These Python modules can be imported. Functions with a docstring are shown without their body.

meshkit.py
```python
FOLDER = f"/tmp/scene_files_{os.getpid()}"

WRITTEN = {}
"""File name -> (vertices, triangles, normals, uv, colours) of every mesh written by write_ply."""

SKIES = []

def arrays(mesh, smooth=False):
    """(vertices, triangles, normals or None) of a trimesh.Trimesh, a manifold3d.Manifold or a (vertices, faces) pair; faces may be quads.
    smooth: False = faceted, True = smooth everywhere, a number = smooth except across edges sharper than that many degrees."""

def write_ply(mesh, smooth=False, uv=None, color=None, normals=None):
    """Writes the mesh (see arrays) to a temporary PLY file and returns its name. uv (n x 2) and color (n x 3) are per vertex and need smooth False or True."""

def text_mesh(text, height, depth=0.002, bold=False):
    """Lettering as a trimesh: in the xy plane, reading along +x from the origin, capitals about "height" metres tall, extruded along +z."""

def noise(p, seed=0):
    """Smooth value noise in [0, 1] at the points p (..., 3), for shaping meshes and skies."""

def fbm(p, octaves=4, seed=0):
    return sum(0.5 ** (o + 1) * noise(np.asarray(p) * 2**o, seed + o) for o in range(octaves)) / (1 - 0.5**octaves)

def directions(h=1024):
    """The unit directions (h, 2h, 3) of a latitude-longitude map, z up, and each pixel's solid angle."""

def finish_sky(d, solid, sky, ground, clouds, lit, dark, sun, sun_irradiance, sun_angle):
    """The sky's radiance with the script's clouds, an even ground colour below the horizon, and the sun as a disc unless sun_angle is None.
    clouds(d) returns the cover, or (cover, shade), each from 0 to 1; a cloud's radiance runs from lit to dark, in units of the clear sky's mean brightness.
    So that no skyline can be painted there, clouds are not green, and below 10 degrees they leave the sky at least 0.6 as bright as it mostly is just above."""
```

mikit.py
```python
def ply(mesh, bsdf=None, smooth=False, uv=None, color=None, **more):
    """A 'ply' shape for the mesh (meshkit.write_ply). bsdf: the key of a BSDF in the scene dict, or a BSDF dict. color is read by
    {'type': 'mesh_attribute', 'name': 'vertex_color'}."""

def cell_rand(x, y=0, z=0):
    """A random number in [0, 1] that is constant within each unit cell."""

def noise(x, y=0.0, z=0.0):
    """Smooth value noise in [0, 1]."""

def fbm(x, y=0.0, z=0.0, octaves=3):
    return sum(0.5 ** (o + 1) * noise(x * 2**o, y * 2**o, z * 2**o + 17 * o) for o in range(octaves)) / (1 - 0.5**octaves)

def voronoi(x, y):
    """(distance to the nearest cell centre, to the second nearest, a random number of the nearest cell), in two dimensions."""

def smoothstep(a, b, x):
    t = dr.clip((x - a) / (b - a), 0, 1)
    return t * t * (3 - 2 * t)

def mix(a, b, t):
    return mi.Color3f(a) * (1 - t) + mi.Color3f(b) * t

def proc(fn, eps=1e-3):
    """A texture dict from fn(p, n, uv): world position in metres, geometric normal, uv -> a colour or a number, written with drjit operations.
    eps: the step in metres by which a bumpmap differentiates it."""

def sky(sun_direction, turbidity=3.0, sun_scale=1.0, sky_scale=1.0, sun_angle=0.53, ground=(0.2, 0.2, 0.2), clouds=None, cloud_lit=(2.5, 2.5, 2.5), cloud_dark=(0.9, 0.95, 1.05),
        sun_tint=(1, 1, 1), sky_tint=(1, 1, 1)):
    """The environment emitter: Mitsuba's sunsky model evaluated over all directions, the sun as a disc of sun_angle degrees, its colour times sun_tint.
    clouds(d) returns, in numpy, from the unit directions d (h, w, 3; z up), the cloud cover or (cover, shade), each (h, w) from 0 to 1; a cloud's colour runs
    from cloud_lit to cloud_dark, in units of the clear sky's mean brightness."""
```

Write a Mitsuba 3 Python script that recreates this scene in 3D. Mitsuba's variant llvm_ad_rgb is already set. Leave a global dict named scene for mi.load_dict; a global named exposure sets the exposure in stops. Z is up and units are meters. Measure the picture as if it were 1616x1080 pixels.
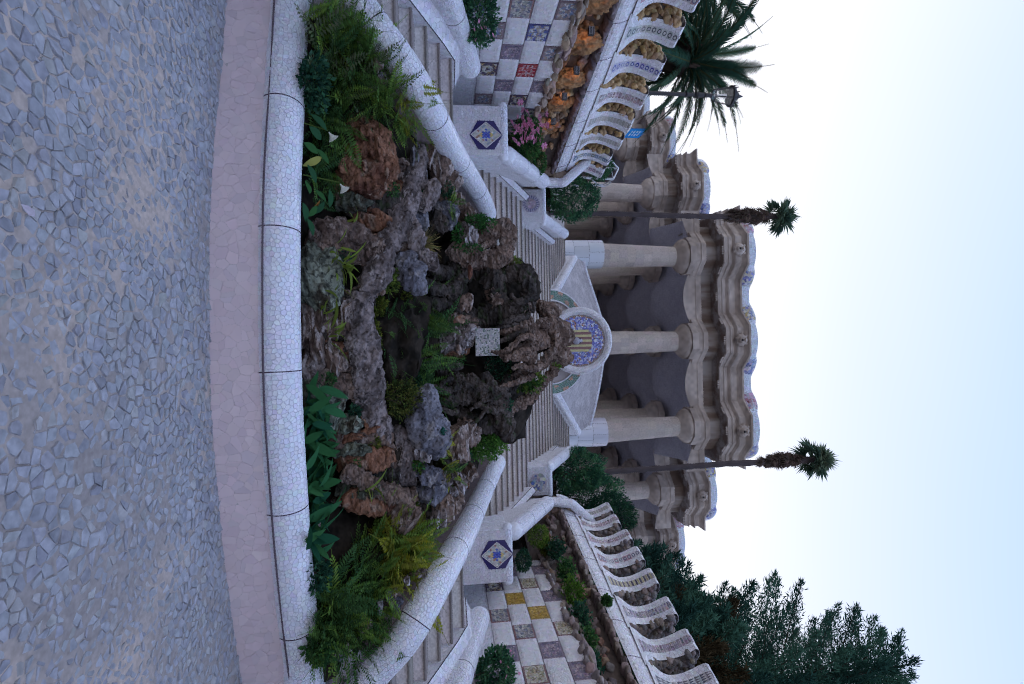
import math, random
import numpy as np, trimesh, drjit as dr, mitsuba as mi, mikit, meshkit
from mikit import noise as nz, fbm as fb, smoothstep as sst, mix
from meshkit import fbm, noise
from scipy.spatial import Voronoi
from scipy.interpolate import CubicSpline

T = mi.ScalarTransform4f
scene, labels = {}, {}
PI = math.pi
# ---------------------------------------------------------------- camera, sky, exposure
# The photograph was taken with the camera turned on its side: the world's up points to the right of the picture.
FOC, TILT, ROLL, EYE = 850.0, math.atan(103 / 850.0), 0.022, 1.6
FW = np.array([0, math.cos(TILT), math.sin(TILT)])
UPV = np.array([0, -math.sin(TILT), math.cos(TILT)])
RT = np.array([1.0, 0, 0])
IX = math.cos(ROLL) * UPV + math.sin(ROLL) * RT
IY = -math.sin(ROLL) * UPV + math.cos(ROLL) * RT
scene['camera'] = {'type': 'perspective', 'fov': math.degrees(2 * math.atan(808 / FOC)), 'fov_axis': 'x', 'near_clip': 0.05, 'far_clip': 3000.0,
                   'to_world': T().look_at(origin=[0, 0, EYE], target=[0, float(FW[1]), float(EYE + FW[2])], up=(-IY).tolist())}


def dusk_clouds(d):
    """A thin veil of dusk: pale along the horizon, palest low on the left over the hall, clear light blue overhead."""
    g = d @ (np.array([-0.55, 0.80, 0.15]) / 0.982)
    haze = 0.10 * (fbm(d * np.array([2.0, 2.0, 7.0]), 4, 5) - 0.5)
    return 1.0 + 0 * g, np.clip((d[..., 2] - 0.50) * 2.6 + (0.75 - g) * 0.8 + haze, 0, 1)


scene['sky'] = mikit.sky((-0.30, 1.0, 0.16), turbidity=3.0, sun_scale=0.0, sky_scale=1.0, clouds=dusk_clouds, cloud_lit=(0.76, 0.775, 0.84), cloud_dark=(0.415, 0.56, 0.90), ground=(0.22, 0.2, 0.2))
exposure = 4.9


def at(x, y, Y):
    """The point at depth Y metres on the line of sight through a pixel of the photograph."""
    d = FW * FOC + (x - 808) * IX + (y - 540) * IY
    return np.array([0, 0, EYE]) + d * Y / d[1]


def atz(x, y, Z):
    d = FW * FOC + (x - 808) * IX + (y - 540) * IY
    return np.array([0, 0, EYE]) + d * (Z - EYE) / d[2]


# ---------------------------------------------------------------- materials
def two(b):
    return {'type': 'twosided', 'bsdf': b}


def rgb(c):
    return {'type': 'rgb', 'value': [float(x) for x in c]}


def mat(key, color, rough=0.6, spec=0.5, bump=None, bscale=0.01, eps=2e-3, **more):
    col = rgb(color) if isinstance(color, (tuple, list)) else (color if isinstance(color, dict) else mikit.proc(color))
    b = {'type': 'principled', 'base_color': col, 'roughness': rough, 'specular': spec, **more}
    if bump is not None:
        b = {'type': 'bumpmap', 'arbitrary': mikit.proc(bump, eps=eps), 'scale': bscale, 'bsdf': b}
    scene[key] = two(b)


def vc_fn(p, n, uv):
    """A piece's own colour, packed into its uv (square roots; meshes without attributes can be joined, which renders faster)."""
    k = dr.round(uv.x)
    r = dr.floor(k / 1024)
    return mi.Color3f(dr.square(r / 1023), dr.square((k - r * 1024) / 1023), dr.square(uv.y))


def pack(c):
    c = np.sqrt(np.clip(np.asarray(c, float), 0, 1))
    return np.stack([np.round(c[:, 0] * 1023) * 1024 + np.round(c[:, 1] * 1023), c[:, 2]], 1)


VC = mikit.proc(vc_fn)
mat('glazed', VC, 0.16, 0.5)
mat('matte', VC, 0.75, 0.3)


def stone_fn(a, b, s, s2=6.0):
    return lambda p, n, uv: mix(a, b, sst(0.32, 0.68, fb(p.x * s, p.y * s, p.z * s, 3))) * (0.78 + 0.44 * nz(p.x * s * s2, p.y * s * s2, p.z * s * s2))


def vc_stone(key, s, rough=0.8, amp=0.5, bscale=0.012, bs=None):
    """Vertex colour times a stone grain, with relief."""
    bs = bs or s
    mat(key, lambda p, n, uv: vc_fn(p, n, uv) * (0.62 + 0.76 * fb(p.x * s * 1.3, p.y * s * 1.3, p.z * s * 1.3, 3)), rough, 0.3, bump=lambda p, n, uv: fb(p.x * bs, p.y * bs, p.z * bs, 4), bscale=bscale, eps=0.25 / bs / 4)


vc_stone('stone_fine', 30.0, bscale=0.012)
vc_stone('stone_rough', 14.0, bscale=0.035)
mat('dirt', lambda p, n, uv: mix((0.28, 0.243, 0.232), (0.42, 0.34, 0.295), sst(0.35, 0.65, fb(p.x * 1.2, p.y * 1.2, p.z, 3))) * (0.75 + 0.5 * fb(p.x * 50, p.y * 50, p.z * 50, 3)), 0.95, 0.2, bump=lambda p, n, uv: fb(p.x * 45, p.y * 45, p.z * 45, 3), bscale=0.012)
mat('soil', stone_fn((0.012, 0.010, 0.008), (0.034, 0.026, 0.020), 9.0), 0.95, 0.1, bump=lambda p, n, uv: fb(p.x * 25, p.y * 25, p.z * 25, 3), bscale=0.03)  # also on grotto lumps whose near-black stands in for shade
mat('grout', (0.30, 0.28, 0.30), 0.9, 0.2)
mat('dark_grout', (0.09, 0.08, 0.085), 0.9, 0.2)
mat('plaster', stone_fn((0.32, 0.29, 0.295), (0.40, 0.365, 0.37), 2.5), 0.85, 0.2, bump=lambda p, n, uv: fb(p.x * 20, p.y * 20, p.z * 20, 3), bscale=0.01)
mat('tread_stone', stone_fn((0.15, 0.13, 0.125), (0.24, 0.205, 0.19), 6.0), 0.8, 0.2)
mat('riser_stone', stone_fn((0.46, 0.42, 0.41), (0.60, 0.55, 0.54), 3.0), 0.7, 0.3, bump=lambda p, n, uv: fb(p.x * 25, p.y * 25, p.z * 25, 3), bscale=0.006)
mat('hall_stone', stone_fn((0.35, 0.285, 0.245), (0.49, 0.415, 0.365), 0.9), 0.8, 0.3, bump=lambda p, n, uv: fb(p.x * 9, p.y * 9, p.z * 9, 3), bscale=0.02)
mat('frieze_stone', lambda p, n, uv: mix((0.17, 0.12, 0.095), (0.36, 0.32, 0.30), sst(0.3, 0.75, fb(p.x * 3.0, p.y * 3.0, p.z * 0.35, 4))), 0.85, 0.2)
mat('ceiling_mosaic', stone_fn((0.40, 0.38, 0.43), (0.44, 0.42, 0.46), 3.0, 12.0), 0.7, 0.2)
mat('dark_metal', (0.035, 0.033, 0.035), 0.45, 0.5, metallic=0.4)
mat('pale_metal', (0.6, 0.6, 0.62), 0.4, 0.5)

# ---------------------------------------------------------------- helpers
count = {}


def numbered(key):
    n = count.get(key, 0)
    count[key] = n + 1
    return key if n == 0 else '%s_%03d' % (key, n)


def tag(key, label=None, cat=None, group=None, kind=None):
    d = labels.setdefault(key, {})
    for k, v in (('label', label), ('category', cat), ('group', group), ('kind', kind)):
        if v:
            d[k] = v
    if not d:
        del labels[key]
    return key


def thing(name, label, cat, group=None):
    return tag(numbered(name), label, cat, group)


def mesh_of(mesh, bsdf, smooth=False, color=None):
    return mikit.ply(mesh, bsdf, smooth, None if color is None else pack(np.broadcast_to(color, (len(mesh[0]), 3))))


def add(name, mesh, bsdf, parent=None, smooth=False, color=None, uv=None, label=None, cat=None, group=None, kind=None, to_world=None):
    key = numbered(parent + '__' + name if parent else name)
    d = dict(mesh) if isinstance(mesh, dict) else mesh_of(mesh, bsdf, smooth, color)
    if to_world is not None:
        d['to_world'] = to_world
    scene[key] = d
    return tag(key, label, cat, group, kind)


class MB:
    """Collects faces (and a colour per vertex) into one mesh."""

    def __init__(self):
        self.v, self.f, self.c, self.n = [], [], [], 0

    def add(self, v, f, c=None):
        v, f = np.asarray(v, float), np.asarray(f, int)
        if f.shape[1] == 4:
            f = np.vstack([f[:, [0, 1, 2]], f[:, [0, 2, 3]]])
        self.v.append(v)
        self.f.append(f + self.n)
        self.n += len(v)
        if c is not None:
            self.c.append(np.zeros((len(v), 3)) + c)
        return self

    def box(self, x0, x1, y0, y1, z0, z1, c=None):
        v = [[x, y, z] for x in (x0, x1) for y in (y0, y1) for z in (z0, z1)]
        return self.add(v, [[0, 1, 3, 2], [4, 6, 7, 5], [0, 4, 5, 1], [2, 3, 7, 6], [0, 2, 6, 4], [1, 5, 7, 3]], c)

    def prism(self, poly, h, c=None, frame=None):
        """poly (n x 2) extruded from 0 to h; frame maps (x, y, z) rows to the world."""
        g = trimesh.creation.extrude_polygon(__import__('shapely').Polygon(poly), h, engine='earcut')
        v = np.array(g.vertices)
        return self.add(v if frame is None else frame(v), g.faces, c)

    def mesh(self):
        return np.vstack(self.v), np.vstack(self.f)

    def col(self):
        return np.vstack(self.c) if self.c else None

    def put(self, name, bsdf, parent=None, smooth=False, **k):
        return add(name, self.mesh(), bsdf, parent, smooth, color=self.col(), **k)


def frame(o, x, y, z):
    A = np.array([x, y, z], float)
    return lambda v: np.asarray(o) + np.asarray(v) @ A


def grid(P, closed=False):
    """Quads over a grid of points (n, m, 3); closed joins the last column to the first."""
    P = np.asarray(P, float)
    n, m = P.shape[:2]
    i, j = np.meshgrid(np.arange(n - 1), np.arange(m if closed else m - 1), indexing='ij')
    j2 = (j + 1) % m
    f = np.stack([i * m + j, (i + 1) * m + j, (i + 1) * m + j2, i * m + j2], -1).reshape(-1, 4)
    return P.reshape(-1, 3), f


def spline(pts, n, closed=False):
    pts = np.asarray(pts, float)
    s = np.r_[0, np.cumsum(np.maximum(np.linalg.norm(np.diff(pts[:, :3], axis=0), axis=1), 1e-6))]
    return CubicSpline(s, pts)(np.linspace(0, s[-1], n)) if len(pts) > 2 else pts[0] + np.linspace(0, 1, n)[:, None] * (pts[-1] - pts[0])


def frames(path, up=(0, 0, 1)):
    """Tangent, side and up vectors along a path (up kept near the given one)."""
    t = np.gradient(path, axis=0)
    t /= np.linalg.norm(t, axis=1, keepdims=True)
    s = np.cross(t, up)
    s /= np.linalg.norm(s, axis=1, keepdims=True) + 1e-9
    return t, s, np.cross(s, t)


def transport(path):
    t = np.gradient(path, axis=0)
    t /= np.linalg.norm(t, axis=1, keepdims=True) + 1e-12
    a = np.cross(t[0], [0.31, 0.2, 0.93])
    a /= np.linalg.norm(a)
    out = []
    for k in range(len(t)):
        a = a - t[k] * (a @ t[k])
        a /= np.linalg.norm(a) + 1e-12
        out.append(a)
    s = np.array(out)
    return t, s, np.cross(t, s)


def tube(path, rad, seg=14, cap=True):
    path = np.asarray(path, float)
    rad = np.broadcast_to(rad, len(path))
    t, s, u = transport(path)
    a = np.arange(seg) * 2 * PI / seg
    P = path[:, None] + rad[:, None, None] * (np.cos(a)[None, :, None] * s[:, None] + np.sin(a)[None, :, None] * u[:, None])
    v, f = grid(P, True)
    if cap:
        n = len(v)
        v = np.vstack([v, path[:1], path[-1:]])
        k = np.arange(seg)
        f = np.vstack([f, np.stack([k * 0 + n, k, (k + 1) % seg, (k + 1) % seg], 1), np.stack([k * 0 + n + 1, (k + 1) % seg + n - seg, k + n - seg, k + n - seg], 1)])
    return v, f


def sst_np(x, a, b):
    t = np.clip((x - a) / (b - a), 0, 1)
    return t * t * (3 - 2 * t)


def jit(rng, c, a=0.08, b=0.04):
    """A colour near c."""
    q = rng.standard_normal(4)
    k, m = 1 + a * q[0], b * (c[0] + c[1] + c[2]) / 3
    return np.array([min(max(c[i] * k + q[i + 1] * m, 0.004), 0.95) for i in range(3)])


def cells(L, W, size, seed, jitter=0.42):
    """Irregular polygons that fill the rectangle L x W."""
    rng = np.random.default_rng(seed)
    nx, ny = max(1, round(L / size)), max(1, round(W / size))
    x, y = np.meshgrid((np.arange(nx) + 0.5) / nx * L, (np.arange(ny) + 0.5) / ny * W, indexing='ij')
    p = np.stack([x.ravel(), y.ravel()], 1) + rng.uniform(-jitter, jitter, (nx * ny, 2)) * [L / nx, W / ny]
    p = np.clip(p, 0.004 * size, np.array([L, W]) - 0.004 * size)
    e = 3 * size
    q = [p]
    for k, lim in ((0, L), (1, W)):
        for side in (0, lim):
            near = p[np.abs(p[:, k] - side) < e].copy()
            near[:, k] = 2 * side - near[:, k]
            q.append(near)
    vor = Voronoi(np.vstack(q))
    return [vor.vertices[vor.regions[vor.point_region[i]]] for i in range(len(p))]


def pieces(polys, gap, h, seed, colour, where, tilt=0.0, bevel=0.0):
    """Raised pieces over polygons; where(s, t, height) -> points. Returns (list of (v, f, c)) one per piece, largest first."""
    rng = np.random.default_rng(seed)
    out, sizes, faces = [], [], {}
    for p in polys:
        n = len(p)
        if n < 3:
            continue
        c = p.sum(0) / n
        d = p - c
        if d[0, 0] * d[1, 1] - d[0, 1] * d[1, 0] < 0:
            d = d[::-1]
        r = float(np.sqrt((d * d).sum(1)).sum()) / n
        k = max(0.3, 1 - gap * (0.7 + 0.6 * rng.random()) / max(r, 1e-6))
        hh = h * (0.75 + 0.5 * rng.random())
        g = rng.standard_normal(2) * tilt
        b = d * k
        q = b * (1 - bevel)
        if n not in faces:
            i = np.arange(n)
            faces[n] = np.vstack([np.stack([i[1:-1] * 0, i[1:-1], i[1:-1] + 1], 1), np.stack([i + n, (i + 1) % n + n, i], 1), np.stack([(i + 1) % n + n, (i + 1) % n, i], 1)])
        hs = np.empty(2 * n)
        hs[:n] = hh + q @ g
        hs[n:] = -0.4 * h
        out.append((np.concatenate([q + c, b + c]), hs, faces[n], colour(rng, c)))
        sizes.append(r)
    if not out:
        return []
    at_ = np.cumsum([0] + [len(o[0]) for o in out])
    S = np.vstack([o[0] for o in out])
    V = where(S[:, 0], S[:, 1], np.concatenate([o[1] for o in out]))
    return [(V[at_[i]:at_[i + 1]], out[i][2], out[i][3]) for i in np.argsort(sizes)[::-1]]


def joined(ps):
    m = MB()
    for v, f, c in ps:
        m.add(v, f, c)
    return m


def put_pieces(ps, name, bsdf, parent, most=0, rest='small_' , near=None):
    """The first pieces as parts, the rest joined as stuff."""
    if near is not None:
        ps = sorted(ps, key=lambda q: np.linalg.norm(q[0].mean(0) - near))
    for v, f, c in ps[:most]:
        add(name, (v, f), bsdf, parent, color=c)
    if ps[most:]:
        joined(ps[most:]).put(rest + name if most else name, bsdf, parent, kind='stuff')


def on_grid(P, N):
    """where() over a grid of points with normals: s along the rows, t along the columns, both in metres of the middle lines."""
    P, N = np.asarray(P), np.asarray(N)
    n, m = P.shape[:2]
    s = np.r_[0, np.cumsum(np.linalg.norm(np.diff(P[:, m // 2], axis=0), axis=1))]
    t = np.r_[0, np.cumsum(np.linalg.norm(np.diff(P[n // 2], axis=0), axis=1))]

    def where(a, b, h):
        i, j = np.interp(a, s, np.arange(n)), np.interp(b, t, np.arange(m))
        i0, j0 = np.minimum(i.astype(int), n - 2), np.minimum(j.astype(int), m - 2)
        u, w = (i - i0)[:, None], (j - j0)[:, None]
        mixp = lambda A: (A[i0, j0] * (1 - u) + A[i0 + 1, j0] * u) * (1 - w) + (A[i0, j0 + 1] * (1 - u) + A[i0 + 1, j0 + 1] * u) * w
        nn = mixp(N)
        return mixp(P) + nn / np.linalg.norm(nn, axis=1, keepdims=True) * np.asarray(h)[:, None]

    return where, s[-1], t[-1]


def pipe_grid(path, r, a0, a1, seg=10, up=(0, 0, 1)):
    """A grid over part of a pipe: a0..a1 in degrees from the side vector (90 = up)."""
    path = np.asarray(path, float)
    r = np.broadcast_to(r, len(path))
    _, s, u = frames(path, up)
    a = np.radians(np.linspace(a0, a1, seg))
    N = np.cos(a)[None, :, None] * s[:, None] + np.sin(a)[None, :, None] * u[:, None]
    return path[:, None] + N * r[:, None, None], N


WHITE = (0.66, 0.65, 0.69)


def white(rng, c, base=WHITE, a=0.07):
    return jit(rng, base, a, 0.03)


def mosaic_pipe(name, parent, path, r, size, seed, joints=0.0, base=WHITE, ends=True, rod=8):
    """A white pipe rail clad in broken tiles: segments (parts) between dark joints, each a core with its tiles."""
    path = np.asarray(path, float)
    r = np.broadcast_to(r, len(path)).astype(float)
    s = np.r_[0, np.cumsum(np.linalg.norm(np.diff(path, axis=0), axis=1))]
    n = max(1, round(s[-1] / joints)) if joints else 1
    for k in range(n):
        a, b = max(0, s[-1] * k / n - 0.012), min(s[-1], s[-1] * (k + 1) / n + 0.012)
        q = np.linspace(a, b, max(6, int((b - a) / 0.08)))
        pp = np.stack([np.interp(q, s, path[:, i]) for i in range(3)], 1)
        rr = np.interp(q, s, r)
        m = MB()
        m.add(*tube(pp, rr - 0.001, 20), c=(0.46, 0.44, 0.50))
        P, N = pipe_grid(pp, rr, -60, 240, 24)
        w, L, W = on_grid(P, N)
        for v, f, c in pieces(cells(L, W, size, seed + k), size * 0.075, 0.0025, seed + k, lambda g, c: white(g, c, base, 0.035), w, 0.03):
            m.add(v, f, c)
        if ends:
            for e, (pt, rad) in enumerate(((pp[0], rr[0]), (pp[-1], rr[-1]))):
                if (e == 0 and k == 0) or (e == 1 and k == n - 1):
                    ico = trimesh.creation.icosphere(3, rad)
                    m.add(np.array(ico.vertices) * 0.99 + pt, ico.faces, base)
        m.put(name, 'glazed', parent)
    if joints and n > 1:
        m = MB()
        for k in range(1, n):
            q = s[-1] * k / n
            c, e = (np.array([np.interp(q + o, s, path[:, i]) for i in range(3)]) for o in (-0.03, 0.03))
            mid, t = (c + e) / 2, (e - c) / np.linalg.norm(e - c)
            m.add(*tube(np.array([mid - t * 0.004, mid + t * 0.004]), float(np.interp(q, s, r)) + 0.0046, 24), c=(0.07, 0.05, 0.07))
        m.put('dark_joint', 'matte', parent, kind='stuff')


def panel(o, x, y, L, W, size, seed, base=WHITE, gap=0.05, h=0.003, a=0.06, cols=None, tilt=0.03):
    """A flat clad panel: o corner, x and y unit vectors. Returns an MB with backing and tiles."""
    o, x, y = (np.asarray(q, float) for q in (o, x, y))
    n = np.cross(x, y)
    m = MB()
    m.add([o, o + x * L, o + x * L + y * W, o + y * W], [[0, 1, 2, 3]], (0.34, 0.32, 0.34))
    col = (lambda g, c: jit(g, cols[g.integers(len(cols))], 0.1, 0.05)) if cols else (lambda g, c: white(g, c, base, a))
    for v, f, c in pieces(cells(L, W, size, seed), size * gap, h, seed, col, lambda s, t, hh: o + s[:, None] * x + t[:, None] * y + np.asarray(hh)[:, None] * n, tilt):
        m.add(v, f, c)
    return m
# ---------------------------------------------------------------- the setting
m = MB()
gx = np.r_[-300, -60, np.linspace(-6, 6, 61), 60, 300]
gy = np.r_[-300, -60, np.linspace(-1, 6, 36), 30, 120, 600]
X, Y = np.meshgrid(gx, gy, indexing='ij')
near = (np.abs(X) < 6.1) & (Y > -1.1) & (Y < 6.1)
Zg = np.where(near, 0.010 * (fbm(np.stack([X * 1.3, Y * 1.3, 0 * X], -1), 3, 3) - 0.5), 0)
ground = add('ground', grid(np.stack([X, Y, Zg], -1)), 'dirt', smooth=True, kind='structure')


def stone_colour(rng, c):
    k = rng.random()
    base = np.array((0.29, 0.286, 0.31)) if k < 0.75 else np.array((0.315, 0.30, 0.30)) if k < 0.9 else np.array((0.245, 0.24, 0.27))
    return jit(rng, base, 0.065, 0.010)


def cobbles():
    """Flat irregular stones of many sizes set in dirt."""
    rng = np.random.default_rng(11)
    p = rng.uniform((-4.0, 1.5), (4.0, 4.4), (40000, 2))
    r = 0.013 + 0.022 * fbm(np.c_[p * 1.7, p[:, :1] * 0], 2, 8) + 0.032 * rng.random(len(p)) ** 1.6
    kept, cellmap = [], {}
    for i in range(len(p)):                                           # dart throwing with a radius per stone
        cx, cy = int(p[i, 0] / 0.1 + 100), int(p[i, 1] / 0.1)
        ok = True
        for a in (-1, 0, 1):
            for b in (-1, 0, 1):
                for j in cellmap.get((cx + a, cy + b), ()):
                    if np.hypot(*(p[i] - p[j])) < 0.62 * (r[i] + r[j]):
                        ok = False
                        break
                if not ok:
                    break
            if not ok:
                break
        if ok:
            cellmap.setdefault((cx, cy), []).append(i)
            kept.append(i)
    pts = p[kept]
    vor = Voronoi(np.vstack([pts, [[-9, -9], [9, -9], [-9, 15], [9, 15]]]))
    polys = []
    for i in range(len(pts)):
        reg = vor.regions[vor.point_region[i]]
        if -1 in reg or len(reg) < 3 or rng.random() < 0.05:
            continue
        q = vor.vertices[reg]
        if np.ptp(q, axis=0).max() > 0.3:
            continue
        d = q - q.mean(0)
        rr = np.linalg.norm(d, axis=1)
        d *= np.minimum(1, 0.08 / rr)[:, None] * rng.uniform(0.84, 1.05, (len(d), 1))
        e = []
        for a in range(len(d)):                                       # a break in some edges
            e.append(d[a])
            if rng.random() < 0.40:
                b = d[(a + 1) % len(d)]
                e.append((d[a] * 0.5 + b * 0.5) * rng.uniform(0.84, 1.05))
        polys.append(q.mean(0) + np.array(e))
    def where(s, t, h):
        z = 0.010 * (fbm(np.stack([s * 1.3, t * 1.3, 0 * s], -1), 3, 3) - 0.5)
        sink = 0.005 * np.clip((fbm(np.stack([s * 1.3, t * 1.3, 0 * s + 4], -1), 3, 21) - 0.44) * 4, 0, 1)
        sand = atz(215, 190, 0)
        sink = sink + 0.0045 * np.exp(-(((s - sand[0]) / 0.55) ** 2 + ((t - sand[1]) / 0.35) ** 2) ** 1.5)
        return np.stack([s, t, z + h - sink], -1)
    for k in range(1100):                                             # chips pressed into the joints
        c = rng.uniform((-4, 1.4), (4, 4.3))
        th = np.sort(rng.uniform(0, 2 * PI, rng.integers(4, 7)))
        polys.append(c + np.stack([np.cos(th), np.sin(th)], 1) * rng.uniform(0.006, 0.016))
    return pieces(polys, 0.0020, 0.0052, 12, stone_colour, where, 0.13, 0.06)


put_pieces(cobbles(), 'paving_stone', 'stone_fine', ground, 300, near=np.array([0, 2.0, 0]))
lf = np.array([[0, 0], [0.02, 0.012], [0.05, 0.016], [0.075, 0.004], [0.05, -0.012], [0.02, -0.010]])
lp = atz(33, 322, 0.02)
m = MB()
m.add(np.c_[lf @ [[0.5, 0.85], [-0.85, 0.5]] + lp[:2], [0.02, 0.028, 0.032, 0.024, 0.022, 0.021]], [[0, 1, 2], [0, 2, 3], [0, 3, 4], [0, 4, 5]], (0.42, 0.36, 0.40))
m.put('fallen_leaf', 'matte', label='single pale dry leaf lying on the stone paving', cat='leaf')

m = MB()
for s in (-1, 1):                                                     # raised ground behind the side walls and under the hall
    m.add([[s * 5.7, 0, 0], [s * 5.7, 14, 0], [s * 5.7, 14, 3.4], [s * 5.7, 0, 3.4], [s * 300, 0, 0], [s * 300, 0, 3.4], [s * 300, 14, 3.4]], [[0, 1, 2, 3], [0, 3, 5, 4], [3, 2, 6, 5]])
    m.add([[s * 4.3, 14, 0], [s * 4.3, 14, 4.4], [s * 300, 14, 4.4], [s * 300, 14, 0], [s * 5.6, 25, 6.6], [s * 300, 25, 6.6]], [[0, 1, 2, 3], [1, 4, 5, 2]])
m.put('terraced_slope', 'soil', kind='structure')

# landings between the flights
FL = [(3.9, 0.0), (9.5, 1.76), (15.0, 3.52), (20.3, 5.28)]
RUN, RISE = 0.37, 0.16
m = MB()
m.box(-4.8, 4.8, 7.64, 9.53, 0, 1.752).box(-4.1, 4.1, 13.24, 15.03, 0, 3.512).box(-4.6, 4.6, 18.74, 20.33, 0, 5.272)
m.box(-4.8, -4.0, 9.535, 13.0, 0, 1.75).box(4.0, 4.8, 9.535, 13.0, 0, 1.75)  # pale floors added in the side pockets to bounce light onto the walls
m.put('stair_landing', 'riser_stone', kind='structure')
m = MB().box(-16, 16, 24.04, 60, 5, 7.03)
m.put('hall_floor', 'riser_stone', kind='structure')

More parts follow.
